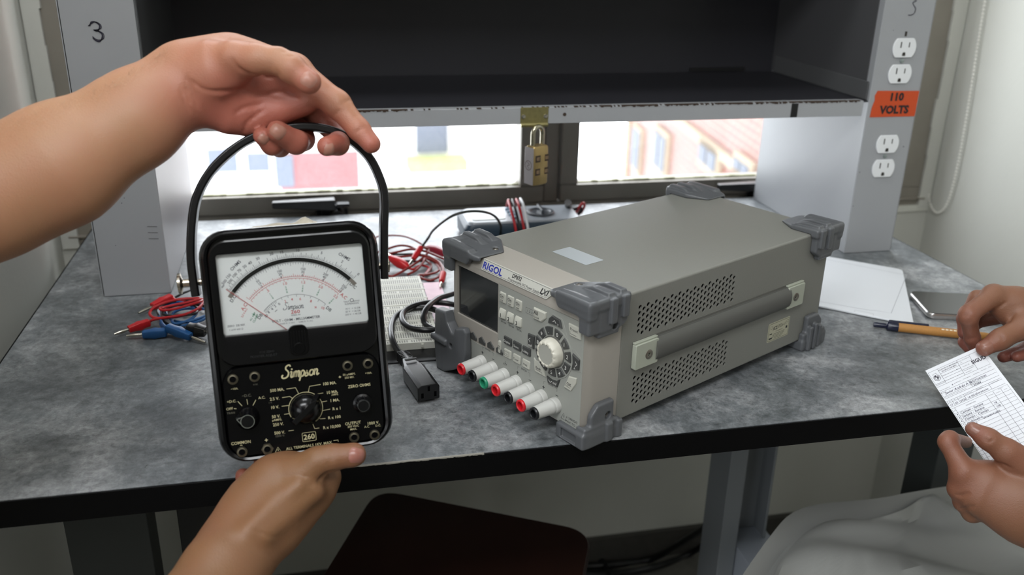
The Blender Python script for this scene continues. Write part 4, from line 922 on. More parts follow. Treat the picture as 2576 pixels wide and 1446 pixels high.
# zero adjust boss and ribbed strip under the window
b = TB(); b.loops([[(p[0], p[1], 0.6) for p in rrect(-7.6, 7.6, -10.5, 13.8, 5.5, 5)], [(p[0], p[1], 2.2) for p in rrect(-7.2, 7.2, -10.1, 13.4, 5.3, 5)]])
for i in range(6): x = -5.6 + 2.1 * i; b.box(x, x + 0.7, -8, 9, 2.1, 2.6)
b.lathe([(4.6, 2.1), (4.4, 3.0), (0.3, 3.0)], 20, Matrix.Translation((0, -4.6, 0))); b.build('zero_adjuster', bakem, mt, bevel=0.0002)
b = TB(); b.text('POINTER ADJUST', -27, -7.4, 1.9, 0, 1.45, 0.01); b.text('FOR ZERO', -24.5, -4.6, 1.7, 0, 1.45, 0.01); b.build('raised_lettering', mat('bakelite_letter', (30, 31, 33), 0.3), mt, smooth=False)
# control panel print
cr = mat('panel_cream', (186, 178, 140), 0.6); dim = mat('panel_worn', (84, 82, 70), 0.6)
pc = TB(); pdm = TB(); ZP = -1.1
simpson(pc, -13.0, -27.6, 1.05, 1.15, ZP)
for s, x, y, b_ in (('500 MA.', -20.0, -35.8, pc), ('2.5 V.', -22.6, -42.5, pc), ('10 V.', -23.0, -49.2, pc), ('50 V.', -22.8, -56.6, pc), ('250 V.', -21.8, -63.0, pc), ('500 V.', -21.4, -69.8, pc),
                    ('100 MA.', 20.2, -35.4, pc), ('10 MA.', 21.6, -42.6, pc), ('1 MA.', 23.0, -49.4, pc), ('R x 1', 23.9, -56.2, pc), ('R x 100', 21.4, -63.0, pc), ('R x 10,000', 18.8, -70.4, pc), ('ZERO OHMS', 43.0, -40.0, pc), ('OUTPUT', 35.4, -69.6, pc), ('1000 V.', 51.2, -71.6, pc), ('COMMON', -51.0, -73.8, pc)):
    b_.text(s, x, y, 2.45, 0, ZP, 0.012, sx=0.94)
for s, x, y, z_, b_ in (('1 V.', -26.0, -45.2, 1.4, pdm), ('\u00b5AMPS.', -22.4, -59.4, 1.9, pc), ('AMPS.', 23.6, -44.9, 1.7, pc), ('1000 V.', -21.4, -72.4, 1.9, pdm), ('350 VDC', 35.4, -72.2, 1.9, pc), ('MAX.', 35.4, -74.6, 1.8, pc), ('A.C.', 46.2, -74.0, 1.9, pc), ('D.C.', 55.0, -74.2, 1.9, pc),
                       ('+10A.', 51.2, -30.8, 1.8, pc), ('50 \u00b5AMPS.', 36.0, -30.0, 1.8, pc), ('250 MV.', 36.0, -32.6, 1.8, pc), ('\u221210A.', -51.4, -31.0, 1.8, pc), ('+1V.', -35.6, -29.6, 1.7, pdm), ('+D.C.', -54.6, -40.6, 2.3, pc), ('\u2212D.C.', -43.0, -37.4, 2.3, pdm), ('A.C.', -32.0, -40.4, 2.3, pc), ('OFF', -56.6, -46.2, 2.3, pc), ('TRAN', -56.0, -49.6, 1.8, pdm)):
    b_.text(s, x, y, z_ * .92, 0, ZP, 0.006)
pc.text('+', 28.6, -31.4, 2.6, 0, ZP, 0.04); pc.text('+', -32.0, -74.4, 3.4, 0, ZP, 0.03); pc.stroke([(-51.9, -76.0), (-50.1, -76.0)], 0.4, ZP, 0)
pc.text('ALL TERMINALS 1KV. MAX.', 0.2, -83.2, 2.2, math.radians(1.0), ZP + 0.05, 0.012); pc.stroke([(-26.4, -85.6), (-21.4, -85.6), (-23.9, -81.2), (-26.4, -85.6)], 0.4, ZP + 0.05, 0); pc.stroke([(-23.9, -82.8), (-23.9, -84.3)], 0.45, ZP + 0.05, 0); pc.stroke([(19.0, -81.8), (22.6, -81.8), (22.6, -83.2)], 0.4, ZP + 0.05, 0)
bx_ = rrect(-4.6, 5.8, -79.6, -72.6, 0.8); pc.stroke(bx_ + [bx_[0]], 0.35, ZP, 0); pc.text('260', 0.6, -76.0, 4.2, 0, ZP, 0.03, sx=1.0)
pc.arc(0.2, -53.2, 13.0, 35, 118, 0.45, ZP, 30); pc.arc(0.2, -53.2, 13.0, 118, 205, 0.45, ZP, 30); pc.arc(0.2, -53.2, 13.0, -60, 35, 0.45, ZP, 30)
for q in ([(-12.9, -36.0), (-6.0, -35.8), (-4.2, -40.6)], [(13.2, -35.6), (4.6, -36.0), (3.4, -40.4)], [(-16.8, -42.4), (-11.0, -42.2), (-9.2, -43.9)], [(-17.8, -49.2), (-12.4, -49.2)], [(-16.6, -55.8), (-12.4, -55.8)], [(14.6, -42.6), (10.4, -42.8), (9.0, -44.6)], [(17.0, -49.4), (12.8, -49.6)], [(18.8, -56.2), (12.8, -56.6)], [(14.4, -63.2), (10.6, -63.0), (9.0, -61.8)], [(9.0, -70.2), (5.4, -70.2), (4.4, -66.4)], [(-14.6, -69.4), (-10.6, -69.4)],
          [(-50.0, -41.2), (-47.2, -45.2)], [(-43.2, -40.4), (-43.0, -44.6)], [(-36.6, -41.8), (-39.2, -45.8)], [(-53.4, -46.4), (-51.6, -46.8)]):
    pc.stroke(q, 0.4, ZP, 0)
pc.build('panel_lettering', cr, mt, smooth=False); pdm.build('worn_lettering', dim, mt, smooth=False)
# knobs
b = TB(); T = Matrix.Translation((0.2, -53.2, 0)); b.lathe([(11.9, -1.2), (12.0, 1.0), (11.4, 3.5), (9.0, 7.0), (5.0, 9.4), (0.3, 10.2)], 40, T)
Rb = T @ Matrix.Rotation(math.radians(41), 4, 'Z')
b.loops([[Rb @ Vector(p) for p in ((-15.5, -3.0, -0.9), (13.0, -3.0, -0.9), (16.2, 0, -0.9), (13.0, 3.0, -0.9), (-15.5, 3.0, -0.9))], [Rb @ Vector(p) for p in ((-13.0, -2.2, 9.0), (7.0, -2.2, 12.0), (12.0, 0, 7.0), (7.0, 2.2, 12.0), (-13.0, 2.2, 9.0))]])
b.build('range_knob', bake, mt, bevel=0.0004, label='glossy black pointer knob of the range switch')
b = TB(); T = Matrix.Translation((-43.6, -55.2, 0)); b.lathe([(8.6, -1.2), (8.4, 3.0), (6.2, 6.2), (5.4, 9.6), (4.8, 10.4), (0.3, 10.2)], 32, T); b.prism([(-52.2, -52.0), (-50.4, -56.6), (-46.0, -58.0), (-46.0, -52.0)], 1.0, 8.0)
f = b.build('function_knob', bake, mt, bevel=0.0003); b = TB(); b.arc(-43.6, -55.2, 5.0, 0, 360, 0.35, 10.5, 26); b.stroke([(-51.4, -52.6), (-45.6, -51.0)], 0.35, 10.45, 0); b.stroke([(-51.4, -52.6), (-48.4, -56.6)], 0.35, 10.45, 0); b.build('knob_mark', mat('knob_edge_line', (120, 124, 116), 0.5), f, smooth=False)
b = TB(); T = Matrix.Translation((44.4, -54.4, 0)); n = 40
b.loops([[T @ Vector(((r - (0.4 if i % 2 and q else 0)) * math.cos(2 * PI * i / n), (r - (0.4 if i % 2 and q else 0)) * math.sin(2 * PI * i / n), z)) for i in range(n)] for r, z, q in ((7.6, -1.2, 0), (7.6, 1.0, 0), (6.2, 1.6, 1), (5.4, 9.0, 1), (4.6, 9.4, 0))])
f = b.build('zero_ohms_knob', bake, mt); b = TB(); b.arc(44.4, -54.4, 4.4, 0, 360, 0.25, 9.5, 26); b.build('knob_mark', mat('knob_edge_dim', (56, 58, 56), 0.5), f, smooth=False)
# jacks
jm = mat('jack_nickel', (112, 107, 92), 0.36, metal=0.9)
for x, y in ((-51.8, -23.4), (-35.6, -23.2), (35.3, -22.9), (51.3, -23.0), (-50.8, -81.0), (35.3, -81.0), (51.5, -81.2), (-31.8, -81.4)):
    hexn = 6 if (x, y) == (-31.8, -81.4) else 28; T = Matrix.Translation((x, y, 0)); b = TB()
    b.lathe([(4.6 if hexn == 6 else 4.0, -1.4), (4.6 if hexn == 6 else 4.0, 0.6)], hexn, T); b.lathe([(3.6, 0.5), (3.4, 1.2), (2.6, 1.4), (2.3, 0.8), (2.2, -1.0)], 28, T, cap=False)
    j_ = b.build('jack', jm, mt); b = TB(); b.disc(x, y, 2.6, 0.62, 16); b.build('jack_hole', darkhole, j_, smooth=False)
# handle: flat strap bent into an arch, fixed at both sides by thumb screws
hp = [(-75.0, 40, -35), (-75.6, 54, -35), (-75.4, 72, -35), (-72.0, 97, -35), (-66.0, 118, -35), (-52.5, 137.8, -35), (-30.5, 155.0, -35), (-8.0, 163.8, -35), (13.9, 166.4, -35), (32.0, 164.8, -35), (51.0, 157.4, -35), (68.4, 140.4, -35), (77.0, 119.0, -35), (78.4, 103, -35), (76.2, 84, -35), (74.6, 66, -35), (73.4, 52, -35), (72.6, 40, -35)]
b = TB(); b.tube([Vector(p) for p in hp], 1, flat=(9.2, 3.2), up=(0, 0, 1), smooth=6); b.build('handle', mat('handle_black', (14, 13, 15), 0.28, spec=0.5), mt, bevel=0.0005, label='flat black strap handle arching over the meter')
tk = mat('thumb_screw_nickel', (186, 178, 164), 0.25, metal=1.0)
TX = Matrix.Translation((-71, 50.5, -35)) @ Matrix.Rotation(-PI / 2, 4, 'Y'); b = TB(); b.lathe([(2.6, -6), (2.6, 7), (3.4, 7.2), (3.4, 13.0), (5.0, 13.6), (8.4, 14.6), (8.2, 16.6), (4.0, 17.4), (0.3, 17.4)], 28, TX); b.build('thumb_screw', tk, mt)
TX = Matrix.Translation((69, 50.5, -35)) @ Matrix.Rotation(PI / 2, 4, 'Y'); b = TB(); b.lathe([(3.0, -4), (3.0, 6), (6.2, 6.2), (6.0, 8.6), (3.6, 9.4), (0.3, 9.4)], 28, TX); b.build('thumb_screw', tk, mt)
b = TB()
for i in range(12): y = 40 + i * 7.4; b.box(75.6 + (3.0 if 2 < i else 1.0), 76.4 + (3.0 if 2 < i else 1.0), y, y + 4.6, -30, -26.6)
b.bm.free()
# crumpled tape on top
b = TB(); random.seed(3); n = 18; g0 = []
for i in range(n + 1):
    x = -28.0 + 51 * i / n; h = 0.5 + (4.8 * math.exp(-((x - 13.5) / 5.5) ** 2) + 1.6 * math.exp(-((x + 8) / 9) ** 2)) * (1 + 0.12 * random.uniform(-1, 1)); row = []
    for j in range(7): zt = -58 + 22 * j / 6; row.append((x, 89.6 + h * math.sin(PI * j / 6) ** 0.6 + 0.2, zt + random.uniform(-.4, .4)))
    g0.append(row + [(x, 88.0, -36), (x, 88.0, -58)])
b.loops(g0); b.build('tape', mat('yellowed_tape', (196, 188, 170), 0.5, var=0.2, vscale=200), mt, smooth=False, label='crumpled yellowed tape on top of the case')
# ---------------------------------------------------------------- things lying on the desk
random.seed(11)
def zc(x0, y0, s):
    return lambda x, y, z=0.0, ax=2: at(x0 + x / s, y0 + y / s, z, ax)
Z7 = zc(320, 660, 6.571); Z8 = zc(930, 560, 4.018); Z2 = zc(940, 480, 2.679); Z9 = zc(1080, 490, 5.855); ZL = zc(1960, 620, 4.770)
redp = mat('lead_red', (186, 28, 34), 0.35); bluep = mat('lead_blue', (30, 84, 140), 0.4); blackl = mat('lead_black', (20, 21, 22), 0.35)
redc = mat('cable_red', (176, 32, 38), 0.3); brownc = mat('cable_brown_red', (122, 40, 36), 0.3); bluec = mat('cable_blue', (34, 86, 140), 0.35)
def off(pts, o): return [p - o for p in pts]
def cable(par, pts, r, m, name='cable', n=8, smooth=8):
    b = MB(Matrix.Translation(-par.location)); b.tube(pts, r, n, smooth=smooth); return b.build(name, m, par)
def banana(par, tip, tail, m, w=0.0042, hz=None, straight=False):
    """4 mm plug: moulded grip from tail towards tip, bare sprung pin at the tip end"""
    tip = Vector(tip); tail = Vector(tail); ax = (tip - tail); L = ax.length; ax.normalize(); pin = min(0.019, L * 0.40)
    side = ax.cross(Vector((0, 0, 1))).normalized(); up = side.cross(ax)
    M = MAT4(side, up, ax, tail - par.location)
    G = L - pin; b = MB(M)
    def sec(h, v, z): return [(x, y, z) for x, y in rrect(-h, h, -v, v, min(h, v) * 0.35, 2)]
    if straight: b.lathe([(w * 0.55, 0), (w * 0.95, 0.002), (w * 0.95, G * 0.75), (w * 0.75, G)], 14)
    else: b.loops([sec(w * .62, w * .62, 0), sec(w * .95, w * .95, G * .06), sec(w * .95, w * .95, G * .34), sec(w * 1.12, w * 1.12, G * .5), sec(w * .95, w * .95, G * .66), sec(w * .8, w * .8, G)])
    g_ = b.build('plug_grip', m, par, bevel=0.0003)
    b = MB(M); b.lathe([(0.0015, G - 0.001), (0.0016, G + pin * .15), (0.0021, G + pin * .45), (0.0019, G + pin * .7), (0.0013, G + pin * .9), (0.0013, G + pin), (0.0003, G + pin)], 12); b.build('plug_pin', chrome, par)

# left bundle: two red, two blue and a black lead
o = empty('banana_lead', Z7(420, 930, 0), 'red banana plug lead coiled over the blue leads, plug nearest the left edge', 'test lead', 'banana leads left of the meter')
H = 0.010
banana(o, Z7(-215, 1190, 0.004), Z7(375, 985, 0.0075), redp)
cable(o, [Z7(375, 978, .0075), Z7(440, 945, .010), Z7(700, 905, .014), Z7(950, 860, .014), Z7(1150, 775, .014), Z7(1240, 690, .014), Z7(1290, 620, .014), Z7(1200, 610, .016), Z7(1000, 660, .016), Z7(800, 700, .016), Z7(620, 740, .016), Z7(540, 760, .015), Z7(600, 790, .015), Z7(800, 765, .016), Z7(1000, 710, .016), Z7(1200, 650, .016), Z7(1300, 600, .012)], 0.0016, redc)
o = empty('banana_lead', Z7(720, 600, 0), 'red banana plug lead whose plug points left below the left hutch column', 'test lead', 'banana leads left of the meter')
banana(o, Z7(185, 838, 0.004), Z7(745, 570, 0.008), redp, 0.0046)
cable(o, [Z7(745, 575, .008), Z7(850, 640, .009), Z7(1050, 600, .012), Z7(1180, 590, .014), Z7(1240, 640, .013), Z7(1180, 600, .016), Z7(900, 605, .016), Z7(640, 660, .016), Z7(450, 740, .015), Z7(375, 830, .013), Z7(400, 890, .012), Z7(480, 920, .011), Z7(640, 915, .011), Z7(900, 880, .012), Z7(1250, 760, .010)], 0.0016, redc)
o = empty('banana_lead', Z7(460, 1160, 0), 'blue banana plug lead lying in front with its plug pointing left', 'test lead', 'banana leads left of the meter')
banana(o, Z7(-10, 1215, 0.004), Z7(660, 1150, 0.006), bluep, 0.0048)
cable(o, [Z7(660, 1150, .006), Z7(600, 1090, .006), Z7(560, 1000, .007), Z7(700, 1040, .006), Z7(900, 1050, .007), Z7(1100, 1000, .007), Z7(1280, 930, .007), Z7(1350, 840, .006), Z7(1200, 680, .006), Z7(900, 650, .008), Z7(700, 720, .007), Z7(640, 830, .007), Z7(760, 960, .006), Z7(1000, 980, .009), Z7(1300, 880, .008)], 0.0017, bluec)
o = empty('banana_lead', Z7(850, 1150, 0), 'blue banana plug lead with its plug pointing right towards the meter', 'test lead', 'banana leads left of the meter')
banana(o, Z7(1290, 1320, 0.003), Z7(650, 1070, 0.011), bluep, 0.0046)
cable(o, [Z7(650, 1080, .011), Z7(590, 1020, .011), Z7(550, 940, .010), Z7(520, 840, .009), Z7(560, 760, .009), Z7(760, 650, .009), Z7(1000, 690, .010), Z7(1150, 780, .010), Z7(1100, 900, .010), Z7(900, 1000, .010), Z7(760, 1000, .010), Z7(740, 880, .009), Z7(820, 800, .010), Z7(1000, 760, .011), Z7(1300, 770, .010)], 0.0016, bluec)
o = empty('banana_lead', Z7(1150, 1100, 0), 'black banana plug lead half hidden behind the meter beside the blue leads', 'test lead', 'banana leads left of the meter')
banana(o, Z7(1500, 1180, 0.006), Z7(990, 1090, 0.010), blackl, 0.0062)
cable(o, [Z7(990, 1090, .010), Z7(800, 1060, .009), Z7(620, 980, .009), Z7(515, 860, .010), Z7(510, 790, .010), Z7(600, 700, .011), Z7(760, 640, .011), Z7(960, 620, .010), Z7(1150, 760, .012), Z7(1100, 850, .013), Z7(800, 880, .012), Z7(640, 870, .012), Z7(590, 830, .012), Z7(700, 740, .012), Z7(1000, 690, .013), Z7(1280, 720, .012)], 0.0014, blackl)
b = MB(); b.tube([Z7(740, 610, .006), Z7(900, 520, .010), Z7(1050, 455, .010), Z7(1300, 330, .008), Z7(1500, 260, .004)], 0.0014, 8); b.build('loose_wire', blackl, label='thin black wire running behind the meter towards the window', cat='wire')

# breadboards on a metal plate, right of the meter
bbm = mat('breadboard_white', (214, 214, 204), 0.5); slot = mat('contact_dark', (58, 58, 52), 0.7)
TRc = Z8(500, 520, 0.012); BRc = Z8(690, 1130, 0.012)
eyb = (TRc - BRc); eyb.z = 0; Lbb = 0.190; eyb.normalize(); exb = Vector((eyb.y, -eyb.x, 0))
O_ = Z8(505, 520, 0.0125); O_.z = 0
Mbb = MAT4(exb, eyb, (0, 0, 1), O_)
bd = empty('breadboard', (0, 0, 0), 'white solderless breadboard on a metal plate between the meter and the power supply', 'breadboard', M=Mbb)
b = MB(None, mm); b.box(-172, 26, -222, 2, 0.0, 2.0); b.build('base_plate', mat('plate_black', (34, 34, 36), 0.35, metal=0.4), bd, bevel=0.0006)
b = MB(None, mm); b.box(3, 25, -150, -4, 2.0, 2.15); b.build('protective_film', mat('pink_film', (196, 150, 166), 0.35, var=0.2, vscale=60), bd, smooth=False, label='pinkish protective film left on the plate')
yy = 0.0
def bstrip(h, rows, kind):
    global yy
    b = MB(None, mm); b.box(-165, 0, yy - h + 0.9, yy, 2.0, 10.5 if kind == 'rail' else 10.8)
    if kind != 'rail': b.box(0, 2.0, yy - h / 2 - 2, yy - h / 2 + 2, 4, 8)
    s_ = b.build('power_rail' if kind == 'rail' else 'terminal_strip', bbm, bd, bevel=0.0005, seg=1)
    b = MB(None, mm)
    for r, ry in enumerate(rows):
        for k in range(63):
            if kind == 'rail' and k % 6 == 5: continue
            x = -4.0 - 2.54 * k; z = (10.55 if kind == 'rail' else 10.85)
            b._f([b._v(p) for p in ((x - .62, yy - ry - .8, z), (x + .62, yy - ry - .8, z), (x + .62, yy - ry + .8, z), (x - .62, yy - ry + .8, z))])
    b.build('contact_holes', slot, s_, smooth=False); yy -= h
for q in range(4):
    bstrip(9.5, (3.4, 6.0), 'rail')
    bstrip(38.0 if q < 4 else 38, [3.4 + 2.54 * i for i in range(5)] + [20.6 + 2.54 * i for i in range(5)], 'strip') if False else None
    b = None
    # main strip in two halves with a groove
    bstrip(18.6, [3.6 + 2.54 * i for i in range(5)], 'strip'); bstrip(18.6, [3.6 + 2.54 * i for i in range(5)], 'strip')
bstrip(9.5, (3.4, 6.0), 'rail')
b = MB(None, mm); b.box(-60, -57.4, yy - 1.6, yy + 0.4, 5, 9); b.box(-20, -17.4, yy - 1.6, yy + 0.4, 5, 9); b.build('joining_peg', bbm, bd, bevel=0.0003)

# mains cord
cord = empty('mains_cord', Z8(330, 1345, 0), 'thick black mains cord coiled over the breadboard with its socket connector at the front', 'power cord')
h1 = 0.0165
P_ = [Z8(1050, 640, .006), Z8(960, 680, .010), Z8(800, 730, h1), Z8(690, 768, h1 + .004), Z8(590, 850, h1 + .007), Z8(545, 940, h1 + .004), Z8(560, 1020, h1), Z8(620, 1068, h1 - .001), Z8(760, 1120, .012), Z8(930, 1120, .006), Z8(1050, 1000, .005), Z8(1000, 880, .008), Z8(800, 818, h1), Z8(600, 808, h1), Z8(450, 838, h1 + .004), Z8(345, 905, h1 + .004), Z8(332, 985, h1 + .004), Z8(395, 1055, h1 + .004), Z8(520, 1085, h1 + .005), Z8(680, 1082, h1 + .004), Z8(880, 1060, h1), Z8(960, 980, h1), Z8(850, 925, h1), Z8(700, 895, h1), Z8(600, 865, h1 + .001), Z8(450, 868, h1), Z8(330, 905, h1), Z8(248, 965, h1), Z8(218, 1065, h1 + .001), Z8(228, 1175, h1 + .001), Z8(270, 1270, .014), Z8(322, 1340, .0115)]
cable(cord, P_, 0.0033, mat('cord_black', (18, 19, 20), 0.32), 'cable', 12, 6)
c0_ = Z8(318, 1330, .0115); c1_ = Z2(232, 1155, .0112); axc = (c1_ - c0_); axc.z *= .3; axc.normalize(); sd = axc.cross(Vector((0, 0, 1))).normalized()
Mc = MAT4(sd, sd.cross(axc), axc, c0_ - cord.location)
b = MB(Mc, mm); b.lathe([(3.4, 0), (5.2, 1.5), (5.4, 20), (6.0, 22)], 16)
for i in range(6): b.box(-5.9, 5.9, -5.2, 5.2, 2.5 + i * 3.1, 4.2 + i * 3.1)
b.build('strain_relief', blackp, cord, bevel=0.0005)
c2_ = Z2(235, 1165, .0112); c3_ = Z2(372, 1358, .0112); axc = (c3_ - c2_).normalized(); sd = axc.cross(Vector((0, 0, 1))).normalized(); Lc = (c3_ - c2_).length / mm
Mc = MAT4(sd, sd.cross(axc), axc, c2_ - cord.location)
b = MB(Mc, mm)
def cs(hx_, hy_, z, ch=3.0): return [(-hx_, -hy_, z), (hx_, -hy_, z), (hx_, hy_ - ch, z), (hx_ - ch * 1.4, hy_, z), (-hx_ + ch * 1.4, hy_, z), (-hx_, hy_ - ch, z)]
b.loops([cs(5.6, 5.6, -3, 1), cs(7.2, 6.4, 4, 1.4), cs(9.6, 7.6, 16, 2.0), cs(10.8, 8.0, 18, 2.6), cs(10.8, 8.0, Lc, 2.6)])
b.box(-6, 6, 8.2, 9.8, 6.5, 10); b.build('connector', blackp, cord, bevel=0.0009)
b = MB(Mc, mm); b.box(-1.2, 1.2, 1.5, 6.5, Lc - 0.1, Lc + 0.15); b.box(-7.6, -5.2, -5, 0, Lc - 0.1, Lc + 0.15); b.box(5.2, 7.6, -5, 0, Lc - 0.1, Lc + 0.15); b.build('connector_slots', darkhole, cord, smooth=False)

# tangle of red leads behind the breadboard
def lead(label, parts, pts, m, r=0.0016, group=None):
    o = empty('test_lead', pts[0] * 1.0 - Vector((0, 0, pts[0].z)), label, 'test lead', group)
    cable(o, pts, r, m)
    for f in parts: f(o)
    return o
def croc(par, a, c, m):
    a = Vector(a); c = Vector(c); ax = (c - a).normalized(); sd = ax.cross(Vector((0, 0, 1))).normalized(); L = (c - a).length
    M = MAT4(sd, sd.cross(ax), ax, a - par.location); b = MB(M)
    def s_(h, v, z): return [(x, y, z) for x, y in rrect(-h, h, -v, v, min(h, v) * .6, 3)]
    b.loops([s_(.0025, .0025, 0), s_(.0045, .005, L * .12), s_(.0055, .0065, L * .45), s_(.0042, .0048, L * .8), s_(.003, .0035, L)]); b.build('clip_boot', m, par)
    b = MB(M); b.box(-.0022, .0022, -.0035, -.0006, L - .002, L + .012); b.box(-.0022, .0022, .0006, .0035, L - .002, L + .012); b.build('clip_jaw', chrome, par, bevel=.0004)
G_ = 'brown red leads tangled behind the breadboard'
lead('brown-red lead ending in an upright red plug joined to the black arching wire', [lambda o: banana(o, Z8(388, 450, .006), Z8(520, 245, .020), redp, .0044, straight=True)],
     [Z8(530, 250, .018), Z8(590, 265, .014), Z8(590, 300, .012), Z8(520, 370, .010), Z8(400, 450, .008), Z8(280, 520, .006), Z8(200, 540, .005), Z8(60, 480, .004), Z8(40, 330, .006), Z8(180, 265, .010), Z8(300, 232, .012), Z8(400, 240, .012), Z8(470, 275, .010)], brownc)
lead('brown-red lead arching highest behind the meter and ending under the supply', [lambda o: croc(o, Z8(570, 250, .010), Z8(800, 325, .008), mat('boot_dark_red', (150, 40, 56), 0.4))],
     [Z8(570, 250, .010), Z8(520, 215, .012), Z8(440, 170, .014), Z8(330, 135, .014), Z8(180, 130, .012), Z8(60, 150, .008), Z8(20, 250, .004)], brownc, .0013)
lead('brown-red lead with a small red plug standing off the right of the tangle', [lambda o: banana(o, Z8(715, 655, .003), Z8(745, 505, .008), redp, .0044, straight=True)],
     [Z8(745, 505, .008), Z8(740, 460, .009), Z8(700, 400, .010), Z8(600, 350, .012), Z8(480, 330, .012), Z8(300, 345, .008), Z8(120, 350, .006), Z8(40, 400, .004), Z8(120, 330, .008), Z8(260, 300, .012), Z8(420, 268, .013), Z8(560, 290, .013), Z8(700, 345, .010), Z8(830, 400, .006)], brownc)
lead('brown-red lead looping in front of the tangle next to the breadboard corner', [],
     [Z8(380, 525, .005), Z8(470, 480, .008), Z8(540, 400, .011), Z8(560, 360, .012), Z8(640, 380, .011), Z8(700, 430, .008), Z8(690, 490, .005), Z8(600, 520, .004), Z8(500, 530, .004), Z8(520, 560, .003), Z8(620, 580, .003), Z8(700, 540, .004), Z8(720, 480, .006), Z8(640, 390, .008), Z8(560, 370, .007), Z8(620, 430, .006), Z8(600, 490, .004), Z8(540, 540, .003)], brownc)
lead('red crocodile clip lead pointing at the meter from behind the breadboard', [lambda o: croc(o, Z8(390, 455, .007), Z8(200, 350, .014), redp)],
     [Z8(390, 455, .007), Z8(440, 470, .005), Z8(520, 430, .004), Z8(600, 460, .004), Z8(560, 520, .003)], redc)
b = MB(); b.tube([Z8(180, 320, .008), Z8(300, 320, .008), Z8(440, 318, .007), Z8(560, 330, .006), Z8(620, 360, .004), Z8(500, 390, .004), Z8(300, 385, .004), Z8(180, 390, .003)], 0.0015, 8); b.build('loose_wire', blackl, label='black wire lying among the brown red leads', cat='wire')
# black wire arching from the red plug to the handheld meter
b = MB(); b.tube([Z8(525, 243, .020), Z9(-20, 640, .030), Z9(60, 520, .050), Z9(250, 360, .078), Z9(430, 275, .088), Z9(640, 240, .088), Z9(850, 260, .080), Z9(980, 330, .062), Z9(1050, 450, .040), Z9(1050, 540, .022), Z9(1040, 640, .010)], 0.0017, 8); b.build('jumper_wire', mat('wire_dark_green', (24, 30, 24), 0.35), label='dark wire arching high from a red plug to the blue handheld meter', cat='wire')

# handheld digital multimeter lying near the window, leads wrapped round it
c0 = Z9(800, 560, 0.0); dmy = c0.y
D0 = at(1168, 560, 0.034); D1 = at(1440, 548, 0.034)
exd = (D1 - D0); exd.z = 0; exd.normalize(); eyd = Vector((-exd.y, exd.x, 0))
base = D0.copy(); base.z = 0
Mdm = MAT4(exd, eyd, (0, 0, 1), base)
dm_ = empty('handheld_multimeter', (0, 0, 0), 'dark blue and grey digital multimeter lying by the window with leads wrapped around it', 'multimeter', M=Mdm)
b = MB(None, mm); pr = rrect(0, 178, -6, 78, 12, 5); b.loops([[(x, y, 2) for x, y in inset(pr, .04)], [(x, y, 6) for x, y in pr], [(x, y, 24) for x, y in pr], [(x, y, 30) for x, y in inset(pr, .05)]]); b.build('meter_body', mat('dmm_blue', (34, 52, 66), 0.4), dm_, bevel=.001)
b = MB(None, mm); pr = rrect(6, 172, 0, 72, 10, 5); b.loops([[(x, y, 29.8) for x, y in pr], [(x, y, 33) for x, y in inset(pr, .03)]]); b.build('front_plate', mat('dmm_grey', (150, 156, 162), 0.3, spec=0.6), dm_, bevel=.0008)
b = MB(None, mm); b.prism(rrect(14, 62, 10, 62, 5), 33, 34); b.build('display', mat('dmm_display', (176, 184, 176), 0.15, spec=0.7), dm_, bevel=.0004)
b = MB(None, mm); b.lathe([(21, 33), (20, 36), (15, 36.5), (14, 34.5), (0.3, 34.5)], 32, Matrix.Translation((118, 34, 0))); b.box(116, 120, 18, 50, 34, 42); b.build('selector_dial', mat('dmm_dial', (60, 64, 70), 0.3), dm_, bevel=.0008)
b = MB(None, mm)
for i in range(4): b.prism(rrect(70 , 80, 10 + 14 * i, 19 + 14 * i, 2), 33, 36)
b.build('push_button', mat('dmm_button', (90, 120, 140), 0.4), dm_, bevel=.0005)
for k, (x, m_) in enumerate(((74, redc), (80, blackl), (86, redc), (92, whitep))):
    b = MB(None, mm); b.tube([(x, -9, 10), (x - 3, -8, 30), (x - 5, 10, 46 + 2 * k), (x - 4, 34, 52 + k), (x + 1, 60, 46), (x + 3, 82, 28), (x + 2, 82, 10), (x, 60, 0.8 + k % 2), (x, 20, 0.9), (x, -7, 3), (x, -9, 10)], 1.9, 8); b.build('wrapped_lead', m_, dm_)
# probe pair behind it
o = empty('test_probe', at(1400, 540, 0), 'red test probe with a black plug crossing it beside the window', 'test probe')
b = MB(Matrix.Translation(-o.location)); b.tube([at(1386, 536, .016), at(1395, 534, .017), at(1425, 529, .020)], lambda t: .0085 - .0015 * t, 12, smooth=2); b.build('probe_grip', mat('probe_red', (196, 24, 44), 0.35), o)
b = MB(Matrix.Translation(-o.location)); b.tube([at(1430, 540, .006), at(1430, 526, .024), at(1429, 509, .045)], .0052, 12, smooth=2); b.tube([at(1432, 530, .020), at(1445, 525, .022), at(1456, 521, .022), at(1462, 528, .016), at(1452, 541, .006)], .003, 10); b.build('black_plug', blackp, o)
b = MB(Matrix.Translation(-o.location)); b.tube([at(1442, 545, .004), at(1452, 530, .018), at(1462, 515, .030), at(1469, 511, .032), at(1470, 520, .024), at(1462, 535, .008)], .0021, 10); b.build('probe_cable', redc, o)

